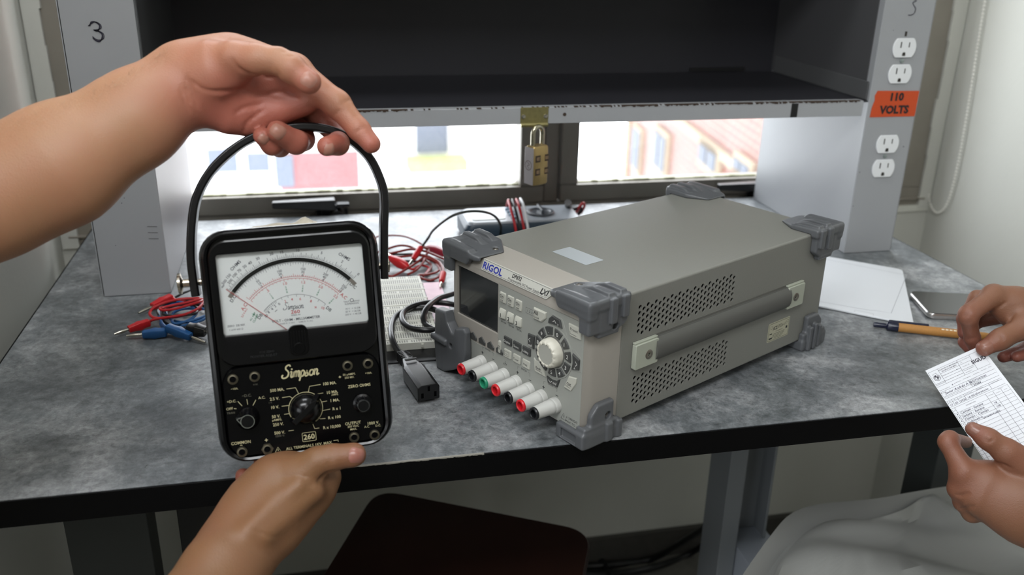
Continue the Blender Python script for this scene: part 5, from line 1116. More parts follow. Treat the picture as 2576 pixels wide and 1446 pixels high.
# white lid, phone and pen on the right
A1, A2, A3, A4 = ZL(620, 150, .004), ZL(1500, 270, .004), ZL(1620, 925, .004), ZL(480, 700, .004)
xr = (A3 - A4); xr.z = 0; xr.normalize(); yr = Vector((-xr.y, xr.x, 0)); 
ld_ = empty('case_lid', (0, 0, 0), 'flat white plastic case lid lying behind the phone at the right end of the supply', 'lid', M=MAT4(xr, yr, (0, 0, 1), (A3.x, A3.y, 0)))
dl = (A2 - A3); ly = dl.dot(yr) / mm; lx = dl.dot(xr) / mm
pr = [(-230, 0), (-1.5, 0), (0, 1.5), (lx, ly - 9), (lx - 2, ly - 3), (lx - 8, ly), (-230, ly)]
b = MB(None, mm); b.prism(pr, 0.6, 3.4); lidm = mat('lid_white', (224, 227, 232), 0.38); b.build('lid_plate', lidm, ld_, bevel=.0012)
b = MB(None, mm)
b.stroke([(-30, ly - 22), (-27.5, ly - 23), (-27.5, 20), (-44, 19.5), (-52, 16), (-120, 12)], 0.7, 3.55, 0)
b.stroke([(-205, 12), (-120, 12)], 0.7, 3.55, 0); b.stroke([(-30, ly - 22), (-200, ly - 10)], 0.6, 3.55, 0)
b.stroke([(-66, 2.2), (-66.8, 7.6), (-45.8, 7.8), (-45, 2.2)], 0.5, 3.55, 0); b.build('moulded_line', mat('lid_line', (178, 180, 186), 0.5), ld_, smooth=False)
F0 = ZL(1800, 800, .008); F1 = ZL(2420, 850, .008); F2 = ZL(1500, 535, .008)
xp = (F1 - F0); xp.z = 0; xp.normalize(); yp = Vector((-xp.y, xp.x, 0))
ph = empty('smartphone', (0, 0, 0), 'smartphone with dark glossy glass and silver edge lying by the hand', 'phone', M=MAT4(xp, yp, (0, 0, 1), (F0.x, F0.y, 0)))
hp_ = (F2 - F0).dot(yp) / mm; skew = (F2 - F0).dot(xp) / mm
pp = rrect(0, 150, 0, 72, 8, 6)
b = MB(Matrix.Rotation(math.radians(0), 4, 'Z'), mm); b.loops([[(x, y, 0.6) for x, y in inset(pp, .015)], [(x, y, 1.8) for x, y in pp], [(x, y, 6.2) for x, y in pp], [(x, y, 7.4) for x, y in inset(pp, .012)]]); b.build('metal_frame', mat('phone_silver', (190, 188, 186), 0.25, metal=0.85), ph)
b = MB(None, mm); b.prism(rrect(1.2, 148.8, 1.2, 70.8, 7, 6), 7.3, 8.0); b.build('glass_face', mat('phone_glass', (22, 24, 26), 0.16, spec=0.6, coat=0.6), ph, bevel=.0003)
ph.rotation_euler.z += math.atan2(-skew, hp_) * 0.5
p0, p1 = at(2196, 816, .0055), at(2440, 843, .0055)
axp = (p1 - p0).normalized(); sd = axp.cross(Vector((0, 0, 1))).normalized(); Mp = MAT4(sd, sd.cross(axp), axp, (0, 0, 0))
pen = empty('ballpoint_pen', p0, 'brown cardboard ballpoint pen with navy blue clip and cap', 'pen')
kraft = mat('kraft_card', (176, 124, 62), 0.6, var=0.12, vscale=500); navy = mat('navy_plastic', (22, 26, 48), 0.25)
b = MB(Mp, mm); b.lathe([(5.0, 27), (5.0, 118), (4.4, 122), (1.6, 134), (0.6, 137)], 24); b.build('pen_barrel', kraft, pen)
b = MB(Mp, mm); b.lathe([(0.5, 0), (2.4, 0.6), (3.1, 3), (3.1, 14), (4.6, 15), (5.2, 16), (5.2, 27)], 24); b.build('pen_button', navy, pen)
b = MB(Mp @ Matrix.Rotation(math.radians(60), 4, 'Z'), mm); b.box(-2.6, 2.6, 4.6, 8.0, 17, 60); b.build('pen_clip', navy, pen, bevel=.001)
b = MB(Mp @ Matrix.Rotation(math.radians(-30), 4, 'Z'), mm)
for i in range(4): b.box(-0.8, 0.8, 4.95, 5.12, 72 + i * 4.2, 75 + i * 4.2)
b.build('pen_print', mat('pen_print_white', (226, 214, 190), 0.6), pen, smooth=False)

# ---------------------------------------------------------------- seats and cables below the desk
ch = empty('wooden_chair', at(1150, 1400, -0.31), 'dark brown wooden chair with rounded corners pushed under the desk front', 'chair')
cpts = [at(938, 1236, -.31), at(1010, 1226, -.31), at(1452, 1318, -.31), at(1488, 1360, -.31), at(1466, 1450, -.31)]
ctl = at(945, 1228, -.31); ctr = at(1492, 1335, -.31); ctb = at(1440, 1600, -.31); ctl2 = at(715, 1600, -.31)
def rq(q, r, n=7):
    out = []
    for i in range(4):
        p = q[i]; a = (q[i - 1] - p).normalized(); c = (q[(i + 1) % 4] - p).normalized()
        for k in range(n + 1):
            t_ = k / n; out.append(p + a * r * (1 - t_) ** 2 + c * r * t_ ** 2)
    return out
quad = rq([ctl, ctr, ctb, ctl2], 0.038); cxy = sum(quad, Vector()) / len(quad)
def lv(s, z): return [((p.x - cxy.x) * s + cxy.x - ch.location.x, (p.y - cxy.y) * s + cxy.y - ch.location.y, z) for p in quad]
b = MB(); b.loops([lv(.97, -0.022), lv(1.0, -0.016), lv(1.0, -0.004), lv(.985, 0.0), lv(.8, -.001)]); b.build('seat', mat('dark_varnished_wood', (44, 24, 18), 0.35, var=0.3, vscale=14), ch)
for k, q in enumerate([ctl, ctr, ctb, ctl2]):
    p = (q - cxy) * .82 + cxy - ch.location
    b = MB(); b.tube([(p.x, p.y, -0.022), (p.x, p.y, FZ + 0.31)], .013, 12, smooth=0); b.build('leg', mat('chair_steel', (60, 58, 56), 0.4, metal=0.6), ch)
def gz(u, v, d): return dp(u, v, d)
# grey moulded chair: seat shell as a height field with raised inner panel
def chair_height(u, v):
    pass
gcx = empty('plastic_chair', (0.47, 0.02, FZ), 'light grey moulded plastic chair with a sunken rim, beside the seated person', 'chair')
ox = Vector((0.47, 0.02, -0.31))
outer = [at(1820, 1530, -.25), at(1868, 1446, -.25), at(1940, 1345, -.25), at(1990, 1292, -.25), at(2060, 1268, -.25), at(2200, 1254, -.25), at(2290, 1238, -.25), at(2400, 1221, -.25), at(2520, 1212, -.25), at(2640, 1230, -.25), at(2760, 1320, -.25), at(2900, 1560, -.25), at(2700, 1800, -.25), at(2200, 1850, -.25), at(1900, 1700, -.25)]
inner = [at(1925, 1560, -.25), at(1950, 1446, -.25), at(2000, 1370, -.25), at(2060, 1325, -.25), at(2120, 1312, -.25), at(2190, 1312, -.25), at(2270, 1288, -.25), at(2320, 1258, -.25), at(2352, 1250, -.25), at(2400, 1285, -.25), at(2520, 1350, -.25), at(2620, 1440, -.25), at(2600, 1650, -.25), at(2250, 1720, -.25), at(2000, 1680, -.25)]
oc = catmull(outer, 6, True); ic = catmull(inner, 6, True); cen = sum(ic, Vector()) / len(ic)
def V0(p, dz): return (p.x - gcx.location.x, p.y - gcx.location.y, -.25 + dz - FZ)
def bumpz(p):
    x = (p.x - .36) / .11; y = (p.y - .01) / .09
    return 0.010 * math.sin(2.6 * x + 1.8 * y + .6) + 0.007 * math.sin(5.2 * y + 3.4 * x)
rings = []
rings.append([V0(p, -.03) for p in oc]); rings.append([V0(p + (p - cen).normalized() * .002, -.006) for p in oc]); rings.append([V0(p, 0.0) for p in oc])
for f, dz in ((.25, -.007), (.6, -.015), (.86, -.015), (.97, -.005), (1.0, .004)):
    rings.append([V0(p.lerp(q, f), dz) for p, q in zip(oc, ic)])
for f in (.04, .1, .2, .32, .45, .6, .75, .9):
    rings.append([V0(q.lerp(cen, f), .006 + (bumpz(q.lerp(cen, f)) if f > .05 else .001) * min(1, f * 4)) for q in ic])
b = MB(); b.loops(rings); b.build('seat_shell', mat('moulded_grey', (150, 151, 148), 0.42, bump=.12, bscale=900), gcx)
for x, y in ((.30, .12), (.52, .12), (.28, -.12), (.52, -.12)):
    b = MB(); b.tube([(x - .47, y - .02, .47), (x - .47, y - .02, 0.0)], .012, 12, smooth=0); b.build('leg', mat('chair_steel'), gcx)
fw = WY - 0.03
b = MB(); b.tube([at(1830, 1150, .5, 1), at(1822, 1240, .55, 1), at(1790, 1310, .6, 1), at(1720, 1360, .64, 1), at(1640, 1405, -.752), at(1540, 1420, -.752), at(1470, 1425, -.752), at(1400, 1440, -.752)], .0065, 10); b.build('floor_cable', mat('cord_black'), label='black cable hanging down behind the desk leg to the floor, upper one', cat='cable', group='cables under the desk')
b = MB(); b.tube([at(1832, 1150, .52, 1), at(1828, 1270, .57, 1), at(1800, 1340, .62, 1), at(1740, 1390, -.752), at(1650, 1425, -.752), at(1560, 1440, -.752), at(1460, 1436, -.752), at(1480, 1395, -.752), at(1505, 1400, -.752), at(1530, 1440, -.752), at(1540, 1500, -.752)], .0065, 10); b.build('floor_cable', mat('cord_black'), label='black cable under the desk that curls into a loop on the floor, lower one', cat='cable', group='cables under the desk')
# ---------------------------------------------------------------- paper form held by the seated person
pTL = dp(2327.7, 932, .99 * .90); pTR = dp(2466.8, 869.2, .98 * .90); pBL = dp(2477, 1159, .885 * .90)
pex = (pTR - pTL).normalized(); pey = (pBL - pTL).normalized(); pn = pex.cross(pey).normalized()
if pn.dot(CAM_LOC - pTL) < 0: pn = -pn
Mpa = MAT4(pex, -pey, pn, (0, 0, 0))
paper = empty('paper_form', pTL, 'small printed paper form with handwriting held by the person on the right', 'paper')
PWd, PLn = 63.3, 150.0; mm_ = mm; mm = mm * .90
b = MB(Mpa, mm); NX, NY = 4, 16
g = [[b._v((PWd * i / NX, -PLn * j / NY, 0.0)) for i in range(NX + 1)] for j in range(NY + 1)]
h_ = [[b._v((PWd * i / NX, -PLn * j / NY, -0.15)) for i in range(NX + 1)] for j in range(NY + 1)]
for j in range(NY):
    for i in range(NX):
        b._f([g[j][i], g[j + 1][i], g[j + 1][i + 1], g[j][i + 1]]); b._f([h_[j][i], h_[j][i + 1], h_[j + 1][i + 1], h_[j + 1][i]])
sheet = b.build('sheet', mat('form_paper', (226, 228, 234), 0.75), paper, smooth=False)
k = MB(Mpa, mm); hnd = MB(Mpa, mm); ZZ = 0.12
def L_(p, wd=0.28): k.stroke([(x, -y) for x, y in p], wd, ZZ, 0)
def T_(s, x, y, z=1.5, bold=0.0, al='CENTER', sx=1.0): k.text(s, x, -y, z, 0, ZZ, bold, al, 0, sx)
def box_(x0, x1, y0, y1): L_([(x0, y0), (x1, y0), (x1, y1), (x0, y1), (x0, y0)])
box_(1.0, 59.6, 5.0, 27.6); L_([(11.6, 5), (11.0, 27.6)]); L_([(33.2, 5), (31.8, 27.6)]); L_([(47.2, 5), (46.0, 27.6)]); L_([(11.3, 12.6), (47, 12.6)]); L_([(11.2, 20.0), (46.4, 20.0)])
T_('SOLICITUD DE MATERIALES', 22.2, 7.6, 1.5, .03, sx=.86); T_('EQUIPOS E INSUMOS', 22.2, 10.4, 1.5, .03, sx=.86)
T_('Macroproceso: Apoyo a lo Misional', 21.6, 16.2, 1.25, .01, sx=.86); T_('Proceso: Gesti\u00f3n de Laboratorios', 21.2, 23.8, 1.25, .01, sx=.86)
T_('C\u00f3digo: GL-PR-001-FR-', 40.0, 7.6, 1.15, sx=.86); T_('001', 36, 10.4, 1.2); T_('Versi\u00f3n: 03', 38.4, 16.2, 1.2); T_('Fecha de aprobaci\u00f3n:', 39.0, 21.8, 1.15, sx=.86); T_('02/10/2017', 37.4, 25.2, 1.15)
k.text('SIGUD', 52.6, -16.0, 5.0, 0, ZZ, 0.05, sx=0.78)
cy = 14.8
for q in ([(4.2, cy - 3), (8.0, cy - 3), (8.2, cy + 1.5), (6.1, cy + 4), (4.0, cy + 1.5), (4.2, cy - 3)], [(4.2, cy - 0.6), (8.1, cy - 0.6)], [(6.1, cy - 3), (6.1, cy + 4)], [(3.0, cy - 2), (3.2, cy + 3.4), (6.1, cy + 5.6), (9.2, cy + 3.4), (9.2, cy - 2)]): L_(q, .5)
for i in range(5): a = math.radians(40 + 25 * i); L_([(6.1 + 2.2 * math.cos(a), cy - 3.4 - 1.6 * math.sin(a)), (6.1 + 3.4 * math.cos(a), cy - 3.4 - 2.9 * math.sin(a))], .3)
k.box(4.6, 5.9, -cy + 0.8, -cy + 2.6, ZZ, ZZ + .02); k.box(6.4, 7.7, -cy - 2.4, -cy + .2, ZZ, ZZ + .02)
T_('UNIVERSIDAD DISTRITAL', 6.2, 23.4, .8, .02, sx=.8); T_('FRANCISCO JOS\u00c9 DE CALDAS', 6.2, 25.0, .8, .02, sx=.72)
T_('Tipo de pr\u00e1ctica:', 6.2, 33.0, 1.4, sx=.9); T_('Acad\u00e9mica', 21.0, 31.6, 1.2); T_('__ Investigaci\u00f3n', 31.0, 31.4, 1.2); T_('__ Extensi\u00f3n', 41.4, 31.2, 1.2); T_('__ Servicios', 49.6, 31.0, 1.2); T_('__ Otro', 56.6, 30.8, 1.2)
box_(-0 + .8, 60.0, 35.6, 45.6); L_([(1, 42.6), (60, 40.4)]); T_('NOMBRE', 3.0, 37.2, 1.1); T_('TITULO DE LA PR\u00c1CTICA O ESPACIO ACAD\u00c9MICO', 13.0, 43.8, .95, sx=.8); T_('C\u00d3DIGO O C.C.', 35.4, 36.6, 1.0); T_('GRUPO DE C\u00d3DIGO', 36, 42.4, .9)
L_([(31.4, 35.6), (31.4, 45.6)])
box_(.8, 60.0, 49.4, 58.0); L_([(.8, 52.4), (60, 51.4)]); 
for x in (6.0, 12.0, 19.0, 46.0): L_([(x, 49.6), (x, 58)])
for s, x in (('D\u00cdA', 3.2), ('MES', 8.8), ('A\u00d1O', 15.4), ('HORA INICIO', 24.0), ('DEPENDENCIA', 36.0), ('No. Consecutivo', 53)): T_(s, x, 50.9, 1.0, sx=.9)
y0_ = 60.4; box_(.6, 61.0, y0_, 148); L_([(4.0, y0_), (4.0, 148)]); L_([(37.4, y0_), (37.4, 148)]); L_([(45.2, y0_), (45.2, 148)]); L_([(53.0, y0_ + 2), (53.0, 148)])
T_('CANT.', 2.4, 64, .9); T_('DESCRIPCI\u00d3N', 20.0, 63.6, 1.2); T_('# INTERNO', 41.2, 64, .9); T_('ESTADO', 53, 61.4, .9); T_('ENTREGA', 49.0, 64.6, .8); T_('DEVOL.', 57.0, 64.6, .8)
y = 67.6
while y < 147: L_([(.6, y), (61, y)], .24); y += 4.75
k.build('form_print', mat('form_ink', (70, 68, 78), 0.7), sheet, smooth=False)
def W_(s, x, y, z, sh=0.25): hnd.text(s, x, -y, z, 0, ZZ + .03, 0.012, 'LEFT', sh, .88)
W_('Javier Andr\u00e9s A R.', 4.0, 38.9, 3.3); W_('20231007090', 32.0, 38.9, 2.6); W_('25944', 32.6, 44.2, 2.7); W_('17', 1.4, 55.6, 2.6, 0); W_('02', 7.0, 55.6, 2.6, 0); W_('2026', 12.4, 55.8, 2.6, .1); W_('16:30', 20.4, 55.6, 2.6, .1); W_('Laboratorio', 27.2, 55.2, 2.7)
for i, s in enumerate(('Caim\u00e1n - banana', 'banana - banana', 'Caim\u00e1n - Caim\u00e1n', 'multimetro', 'board')): W_(s, 5.6, 69.6 + 4.75 * i, 3.0); W_(('4', '4', '4', '1', '1')[i], 1.8, 69.6 + 4.75 * i, 2.4, 0)
W_('1', 1.8, 93.4, 2.4, 0); W_('78', 39.2, 75.0, 2.5, .1); W_('108', 39.0, 79.8, 2.5, .1); W_('20160419.0025', 22.0, 86.0, 2.4, .1); W_('x', 14.6, 31.8, 2.6)
hnd.build('handwriting', mat('pen_ink', (40, 40, 66), 0.6), sheet, smooth=False)

mm = mm_
# ---------------------------------------------------------------- hands and arms
def skin(name, base, pink, rough=0.5, sss=0.12):
    m = mat(name, base, rough, var=0.0, sss=sss); nt = m.node_tree; b = nt.nodes['Principled BSDF']
    at1 = nt.nodes.new('ShaderNodeAttribute'); at1.attribute_name = 'tone'
    tc = nt.nodes.new('ShaderNodeTexCoord'); n = nt.nodes.new('ShaderNodeTexNoise'); n.inputs['Scale'].default_value = 26; n.inputs['Detail'].default_value = 6; n.inputs['Roughness'].default_value = 0.6
    nt.links.new(tc.outputs['Object'], n.inputs[0])
    ad = nt.nodes.new('ShaderNodeMath'); ad.operation = 'MULTIPLY_ADD'; ad.inputs[1].default_value = 0.55; ad.inputs[2].default_value = -0.27; nt.links.new(n.outputs[0], ad.inputs[0])
    a2 = nt.nodes.new('ShaderNodeMath'); a2.operation = 'ADD'; a2.use_clamp = True; nt.links.new(ad.outputs[0], a2.inputs[0]); nt.links.new(at1.outputs['Fac'], a2.inputs[1])
    mx = nt.nodes.new('ShaderNodeMix'); mx.data_type = 'RGBA'; mx.inputs[6].default_value = hx(*base); mx.inputs[7].default_value = hx(*pink)
    nt.links.new(a2.outputs[0], mx.inputs[0]); nt.links.new(mx.outputs[2], b.inputs['Base Color'])
    v = nt.nodes.new('ShaderNodeTexVoronoi'); v.inputs['Scale'].default_value = 900; nt.links.new(tc.outputs['Object'], v.inputs[0])
    n2 = nt.nodes.new('ShaderNodeTexNoise'); n2.inputs['Scale'].default_value = 160; n2.inputs['Detail'].default_value = 4; nt.links.new(tc.outputs['Object'], n2.inputs[0])
    sm = nt.nodes.new('ShaderNodeMath'); sm.operation = 'ADD'; nt.links.new(v.outputs[0], sm.inputs[0]); nt.links.new(n2.outputs[0], sm.inputs[1])
    bp = nt.nodes.new('ShaderNodeBump'); bp.inputs['Strength'].default_value = 0.22; bp.inputs['Distance'].default_value = 0.0006
    nt.links.new(sm.outputs[0], bp.inputs['Height']); nt.links.new(bp.outputs[0], b.inputs['Normal'])
    return m
CD = np.array(CR @ Vector((0, 0, -1)), np.float32)
KC = [1.0]
def J(t): u, v, d, r = t; d = d * KC[0]; return (np.array(dp(u, v, d), np.float32), r * d / FPX)
def chain(Pt, js, k=0.004, fs=1.0, fn=None):
    js = [J(t) for t in js]; d = None
    for (a, ra), (c, rc) in zip(js, js[1:]):
        s = seg_d(Pt, a, c, ra, rc, fn if fn is not None else (CD if fs != 1.0 else None), fs); d = s if d is None else smin(d, s, k)
    return d
def trace(fn, u, v, t0=0.4, t1=1.3):
    o = np.array(CAM_LOC, np.float64); r = np.array(ray(u, v)); t = t0
    for _ in range(90):
        p = (o + r * t).astype(np.float32); d = float(fn(p.reshape(1, 1, 1, 3))[0, 0, 0])
        if d < 2e-4: break
        t += d * 0.8
        if t > t1: return None
    return o + r * t
def grad(fn, p, e=8e-4):
    g = np.array([[p + np.eye(3)[i] * e, p - np.eye(3)[i] * e] for i in range(3)], np.float32)
    d = fn(g.reshape(1, 1, 6, 3))[0, 0].reshape(3, 2); n = d[:, 0] - d[:, 1]; return n / (np.linalg.norm(n) + 1e-9)
def crease_pts(fn, polys):
    out = []
    for pl_, rad in polys:
        q = catmull([(u, v, 0) for u, v in pl_], 5); s = []
        for c in q:
            p = trace(fn, c.x, c.y)
            if p is not None: s.append(p)
        if len(s) > 1: out.append((s, rad))
    return out
def with_creases(fn, polys):
    cs = crease_pts(fn, polys)
    def f2(Pt):
        d = fn(Pt)
        flat = Pt.reshape(-1, 3); lo = flat.min(0); hi = flat.max(0)
        for s, rad in cs:
            S_ = np.array(s, np.float32)
            if (S_.max(0) < lo - .006).any() or (S_.min(0) > hi + .006).any(): continue
            c = None
            near = ((Pt > S_.min(0) - .005) & (Pt < S_.max(0) + .005)).all(-1) & (np.abs(d) < .006)
            if not near.any(): continue
            Q = Pt[near]
            for i, (a, q) in enumerate(zip(s, s[1:])):
                e0 = math.sin(PI * i / (len(s) - 1)) ** .5; e1 = math.sin(PI * (i + 1) / (len(s) - 1)) ** .5
                x = seg_d(Q, a, q, rad * e0, rad * e1); c = x if c is None else np.minimum(c, x)
            d[near] = smax(d[near], -c, 0.0018)
        return d
    return f2
def nail(par, fn, uc, vc, ua, va, wpx, lpx, d, m, Mloc):
    """fingernail centred at pixel (uc,vc), long axis towards (ua,va)"""
    p = trace(fn, uc, vc)
    if p is None: return
    n = Vector(grad(fn, p)); w_ = wpx * d / FPX; l_ = lpx * d / FPX
    a_ = Vector(trace(fn, uc + (ua - uc) * .5, vc + (va - vc) * .5) if trace(fn, uc + (ua - uc) * .5, vc + (va - vc) * .5) is not None else p + np.array(dp(ua, va, d)) - np.array(dp(uc, vc, d))) - Vector(p)
    a_ = (a_ - n * a_.dot(n)).normalized(); s_ = n.cross(a_); b = MB(Matrix.Translation(-par.location)); NXn, NYn = 8, 9; rows = []; rb = []
    for j in range(NYn + 1):
        t = -1 + 2 * j / NYn; row = []; ro2 = []
        wy = (1 - max(0, abs(t) - .55) ** 2 * 2.6) * (0.92 if t > 0 else 1.0)
        for i in range(NXn + 1):
            x = -1 + 2 * i / NXn; q = Vector(p) + s_ * (x * w_ / 2 * wy) + a_ * (t * l_ / 2)
            # drop onto the finger along the normal
            h = 0.004
            qq = q + n * h
            for _ in range(14):
                dd = float(fn(np.array(qq, np.float32).reshape(1, 1, 1, 3))[0, 0, 0]); qq = qq - n * max(dd, -.003) * .8
            edge = max(abs(x), abs(t)) ** 4
            row.append(qq + n * (0.00062 - 0.0006 * edge)); ro2.append(qq - n * 0.0006)
        rows.append([b._v(v_) for v_ in row]); rb.append([b._v(v_) for v_ in ro2])
    for j in range(NYn):
        for i in range(NXn): b._f([rows[j][i], rows[j][i + 1], rows[j + 1][i + 1], rows[j + 1][i]])
    ring = rows[0] + [r[-1] for r in rows[1:]] + rows[-1][-2::-1] + [r[0] for r in rows[-2:0:-1]]; ring2 = rb[0] + [r[-1] for r in rb[1:]] + rb[-1][-2::-1] + [r[0] for r in rb[-2:0:-1]]
    for i in range(len(ring)): b._f([ring[i], ring2[i], ring2[(i + 1) % len(ring)], ring[(i + 1) % len(ring)]])
    b.build('fingernail', m, par)
def bounds(js, m=.02):
    q = np.array([dp(*j) for j in js]); return q.min(0) - m, q.max(0) + m
def tone_fn(spots, base=0.0):
    S_ = [(np.array(dp(u, v, d * KC[0])), r, a) for u, v, d, r, a in spots]
    def f(co):
        t = np.full(len(co), base)
        for c, r, a in S_: t += a * np.exp(-((co - c) ** 2).sum(1) / (2 * r * r))
        return np.clip(t, 0, 1)
    return f

# --- first person: left arm reaching in from the left, fingers hooked under the handle
def armA(Pt):
    arm = chain(Pt, [(-900, 1500, .30, 190), (-560, 900, .46, 190), (-380, 690, .58, 185), (-250, 600, .635, 165), (0, 486, .66, 143), (150, 414, .667, 144), (338, 300, .68, 111), (463, 207, .69, 94)], .02, .80)
    palm = chain(Pt, [(463, 208, .690, 92), (548, 200, .700, 98), (640, 222, .712, 80), (740, 240, .716, 50)], .02, .62)
    th = chain(Pt, [(545, 176, .680, 78), (622, 150, .676, 42)], .01, .75)
    hy = chain(Pt, [(515, 235, .690, 60), (580, 280, .700, 50), (640, 296, .708, 42)], .01, .8)
    mi = chain(Pt, [(590, 128, .708, 40), (745, 176, .708, 38)], .01)
    pads = chain(Pt, [(640, 300, .708, 38), (700, 280, .708, 30), (770, 262, .708, 26)], .008)
    palm = smin(smin(smin(palm, th, .010), hy, .009), smin(mi, pads, .010), .010)
    d = smin(arm, palm, .014)
    thumb = chain(Pt, [(590, 146, .672, 44), (650, 150, .668, 36), (700, 153, .666, 31), (733, 172, .665, 33), (776, 205, .664, 26), (779, 207, .664, 25)], .006)
    idx = chain(Pt, [(735, 178, .706, 42), (843, 258, .706, 33), (850, 265, .706, 33), (903, 326, .704, 27), (934, 362, .702, 24)], .004)
    mid = chain(Pt, [(750, 230, .716, 40), (812, 300, .732, 30), (852, 345, .728, 27), (850, 362, .715, 27), (822, 368, .699, 25)], .004)
    ring = chain(Pt, [(690, 262, .718, 40), (755, 318, .736, 30), (762, 350, .726, 28), (744, 358, .708, 29), (698, 330, .693, 27)], .004)
    pin = chain(Pt, [(640, 285, .720, 36), (700, 345, .734, 26), (704, 368, .722, 25), (684, 364, .706, 25), (660, 342, .697, 23)], .004)
    d = smin(d, thumb, .006); d = smin(d, idx, .006)
    d = smin(d, mid, .0016); d = smin(d, ring, .0014); d = smin(d, pin, .0014)
    return d
fA = with_creases(armA, [
    ([(580, 146), (600, 172), (630, 188), (662, 192), (694, 196)], .0019), ([(482, 200), (482, 225), (490, 250), (500, 275)], .0017), ([(470, 190), (470, 225), (480, 262)], .0012), ([(455, 215), (462, 250), (478, 282)], .0010),
    ([(484, 205), (520, 228), (570, 230), (610, 226), (660, 238), (700, 252)], .0017), ([(606, 226), (650, 242), (700, 230), (730, 236), (752, 248)], .0014), ([(588, 290), (612, 272), (648, 264), (668, 255)], .0015), ([(612, 335), (622, 310), (645, 290), (668, 272)], .0015),
    ([(700, 122), (712, 130), (722, 128)], .0008), ([(716, 138), (728, 140), (742, 138)], .0008), ([(697, 178), (700, 188), (697, 196)], .0010), ([(828, 298), (845, 285), (852, 278)], .0008), ([(862, 262), (872, 254), (884, 250)], .0008), ([(892, 336), (905, 326), (918, 318)], .0008)])
skA = skin('skin_first', (168, 126, 94), (168, 98, 82)); nlA = mat('nail_first', (172, 122, 106), 0.36, sss=.1)
pA = empty('person', dp(0, 484, .66), 'person reaching in from the left, bare left arm, hooking fingers under the meter handle', 'person')
tA = tone_fn([(779, 207, .66, .012, .7), (945, 372, .70, .014, .9), (672, 335, .69, .016, .8), (822, 368, .70, .014, .8), (620, 280, .70, .035, .55), (700, 300, .72, .03, .6), (520, 240, .68, .03, .35), (830, 300, .73, .02, .7)], .12)
locA = np.array(pA.location)
net_object('body', fA, *bounds([(-900, 1500, .28), (-900, 1500, .34), (-560, 700, .46), (-420, 560, .58), (-420, 900, .52), (-240, 430, .63), (960, 60, .66), (960, 60, .76), (960, 400, .76), (0, 300, .73), (0, 700, .60), (400, 420, .76), (450, 70, .62)], .03), .00135, skA, pA, lambda c: c - locA, smooth_it=2, attr=tA)
nail(pA, armA, 777, 199, 800, 216, 38, 38, .665, nlA, None); nail(pA, armA, 699, 331, 678, 316, 36, 38, .69, nlA, None); nail(pA, armA, 663, 351, 646, 336, 26, 26, .695, nlA, None); nail(pA, armA, 829, 381, 806, 378, 36, 26, .70, nlA, None)
# fine hairs along the top of the forearm
random.seed(5); b = MB(Matrix.Translation(-pA.location))
edge = [(0, 325), (105, 275), (210, 240), (294, 198), (368, 158), (421, 124)]
for i in range(230):
    t = random.random() * (len(edge) - 1); i0 = min(int(t), len(edge) - 2); f = t - i0
    u = edge[i0][0] * (1 - f) + edge[i0 + 1][0] * f; v = edge[i0][1] * (1 - f) + edge[i0 + 1][1] * f + 2 + 34 * random.random() ** 2
    p = trace(armA, u, v)
    if p is None: continue
    n = Vector(grad(armA, p)); p = Vector(p) - n * .0006; along = (dp(421, 108, .69) - dp(0, 313, .66)).normalized(); L = .003 + .004 * random.random() ** 1.5
    c = (n * random.uniform(.5, 1.0) + along * random.uniform(-.3, 1.1) + Vector((random.uniform(-.3, .3),) * 3) * .5).normalized(); e = (along + Vector((random.uniform(-.6, .6), random.uniform(-.6, .6), random.uniform(-.6, .2)))).normalized()
    b.tube([p, p + c * L * .5, p + c * L * .8 + e * L * .35], lambda t_: .00007 * (1 - .6 * t_), 3, smooth=3)
P(b.build('arm_hair', mat('arm_hair', (190, 164, 138), 0.5), pA), kind='stuff')

# --- second person: left hand supporting the meter from below
def armB(Pt):
    arm = chain(Pt, [(150, 2350, .42, 165), (330, 1850, .54, 132), (400, 1690, .585, 116), (480, 1560, .62, 104), (560, 1440, .65, 92), (597, 1388, .665, 84)], .02, .8)
    palm = chain(Pt, [(597, 1388, .665, 84), (655, 1310, .682, 90), (712, 1240, .70, 84), (738, 1222, .705, 76)], .02, .72)
    rad = chain(Pt, [(640, 1260, .69, 60), (690, 1205, .692, 42), (775, 1178, .690, 36)], .012)
    heel = chain(Pt, [(556, 1352, .672, 40), (590, 1310, .678, 44)], .01)
    ib = chain(Pt, [(730, 1262, .70, 52), (800, 1222, .704, 44), (818, 1198, .712, 33), (812, 1176, .722, 24)], .008)
    thumb = chain(Pt, [(745, 1186, .688, 36), (800, 1160, .686, 34), (840, 1150, .686, 30), (888, 1144, .687, 26), (893, 1143, .687, 25)], .006)
    low = chain(Pt, [(700, 1330, .685, 52), (770, 1262, .70, 46)], .01)
    ten = chain(Pt, [(628, 1330, .650, 12), (700, 1262, .668, 16), (752, 1220, .674, 14)], .004)
    ten2 = chain(Pt, [(668, 1345, .655, 10), (735, 1285, .672, 14), (792, 1238, .682, 18)], .004)
    m1 = chain(Pt, [(655, 1255, .706, 28), (618, 1224, .712, 21), (611, 1196, .716, 19)], .004)
    m2 = chain(Pt, [(700, 1220, .712, 28), (664, 1180, .722, 20), (656, 1158, .730, 18)], .004)
    d = smin(arm, palm, .016); d = smin(smin(d, rad, .012), smin(heel, low, .01), .012); d = smin(d, ib, .008); d = smin(smin(d, ten, .014), ten2, .014); d = smin(d, thumb, .007)
    return smin(smin(d, m1, .002), m2, .002)
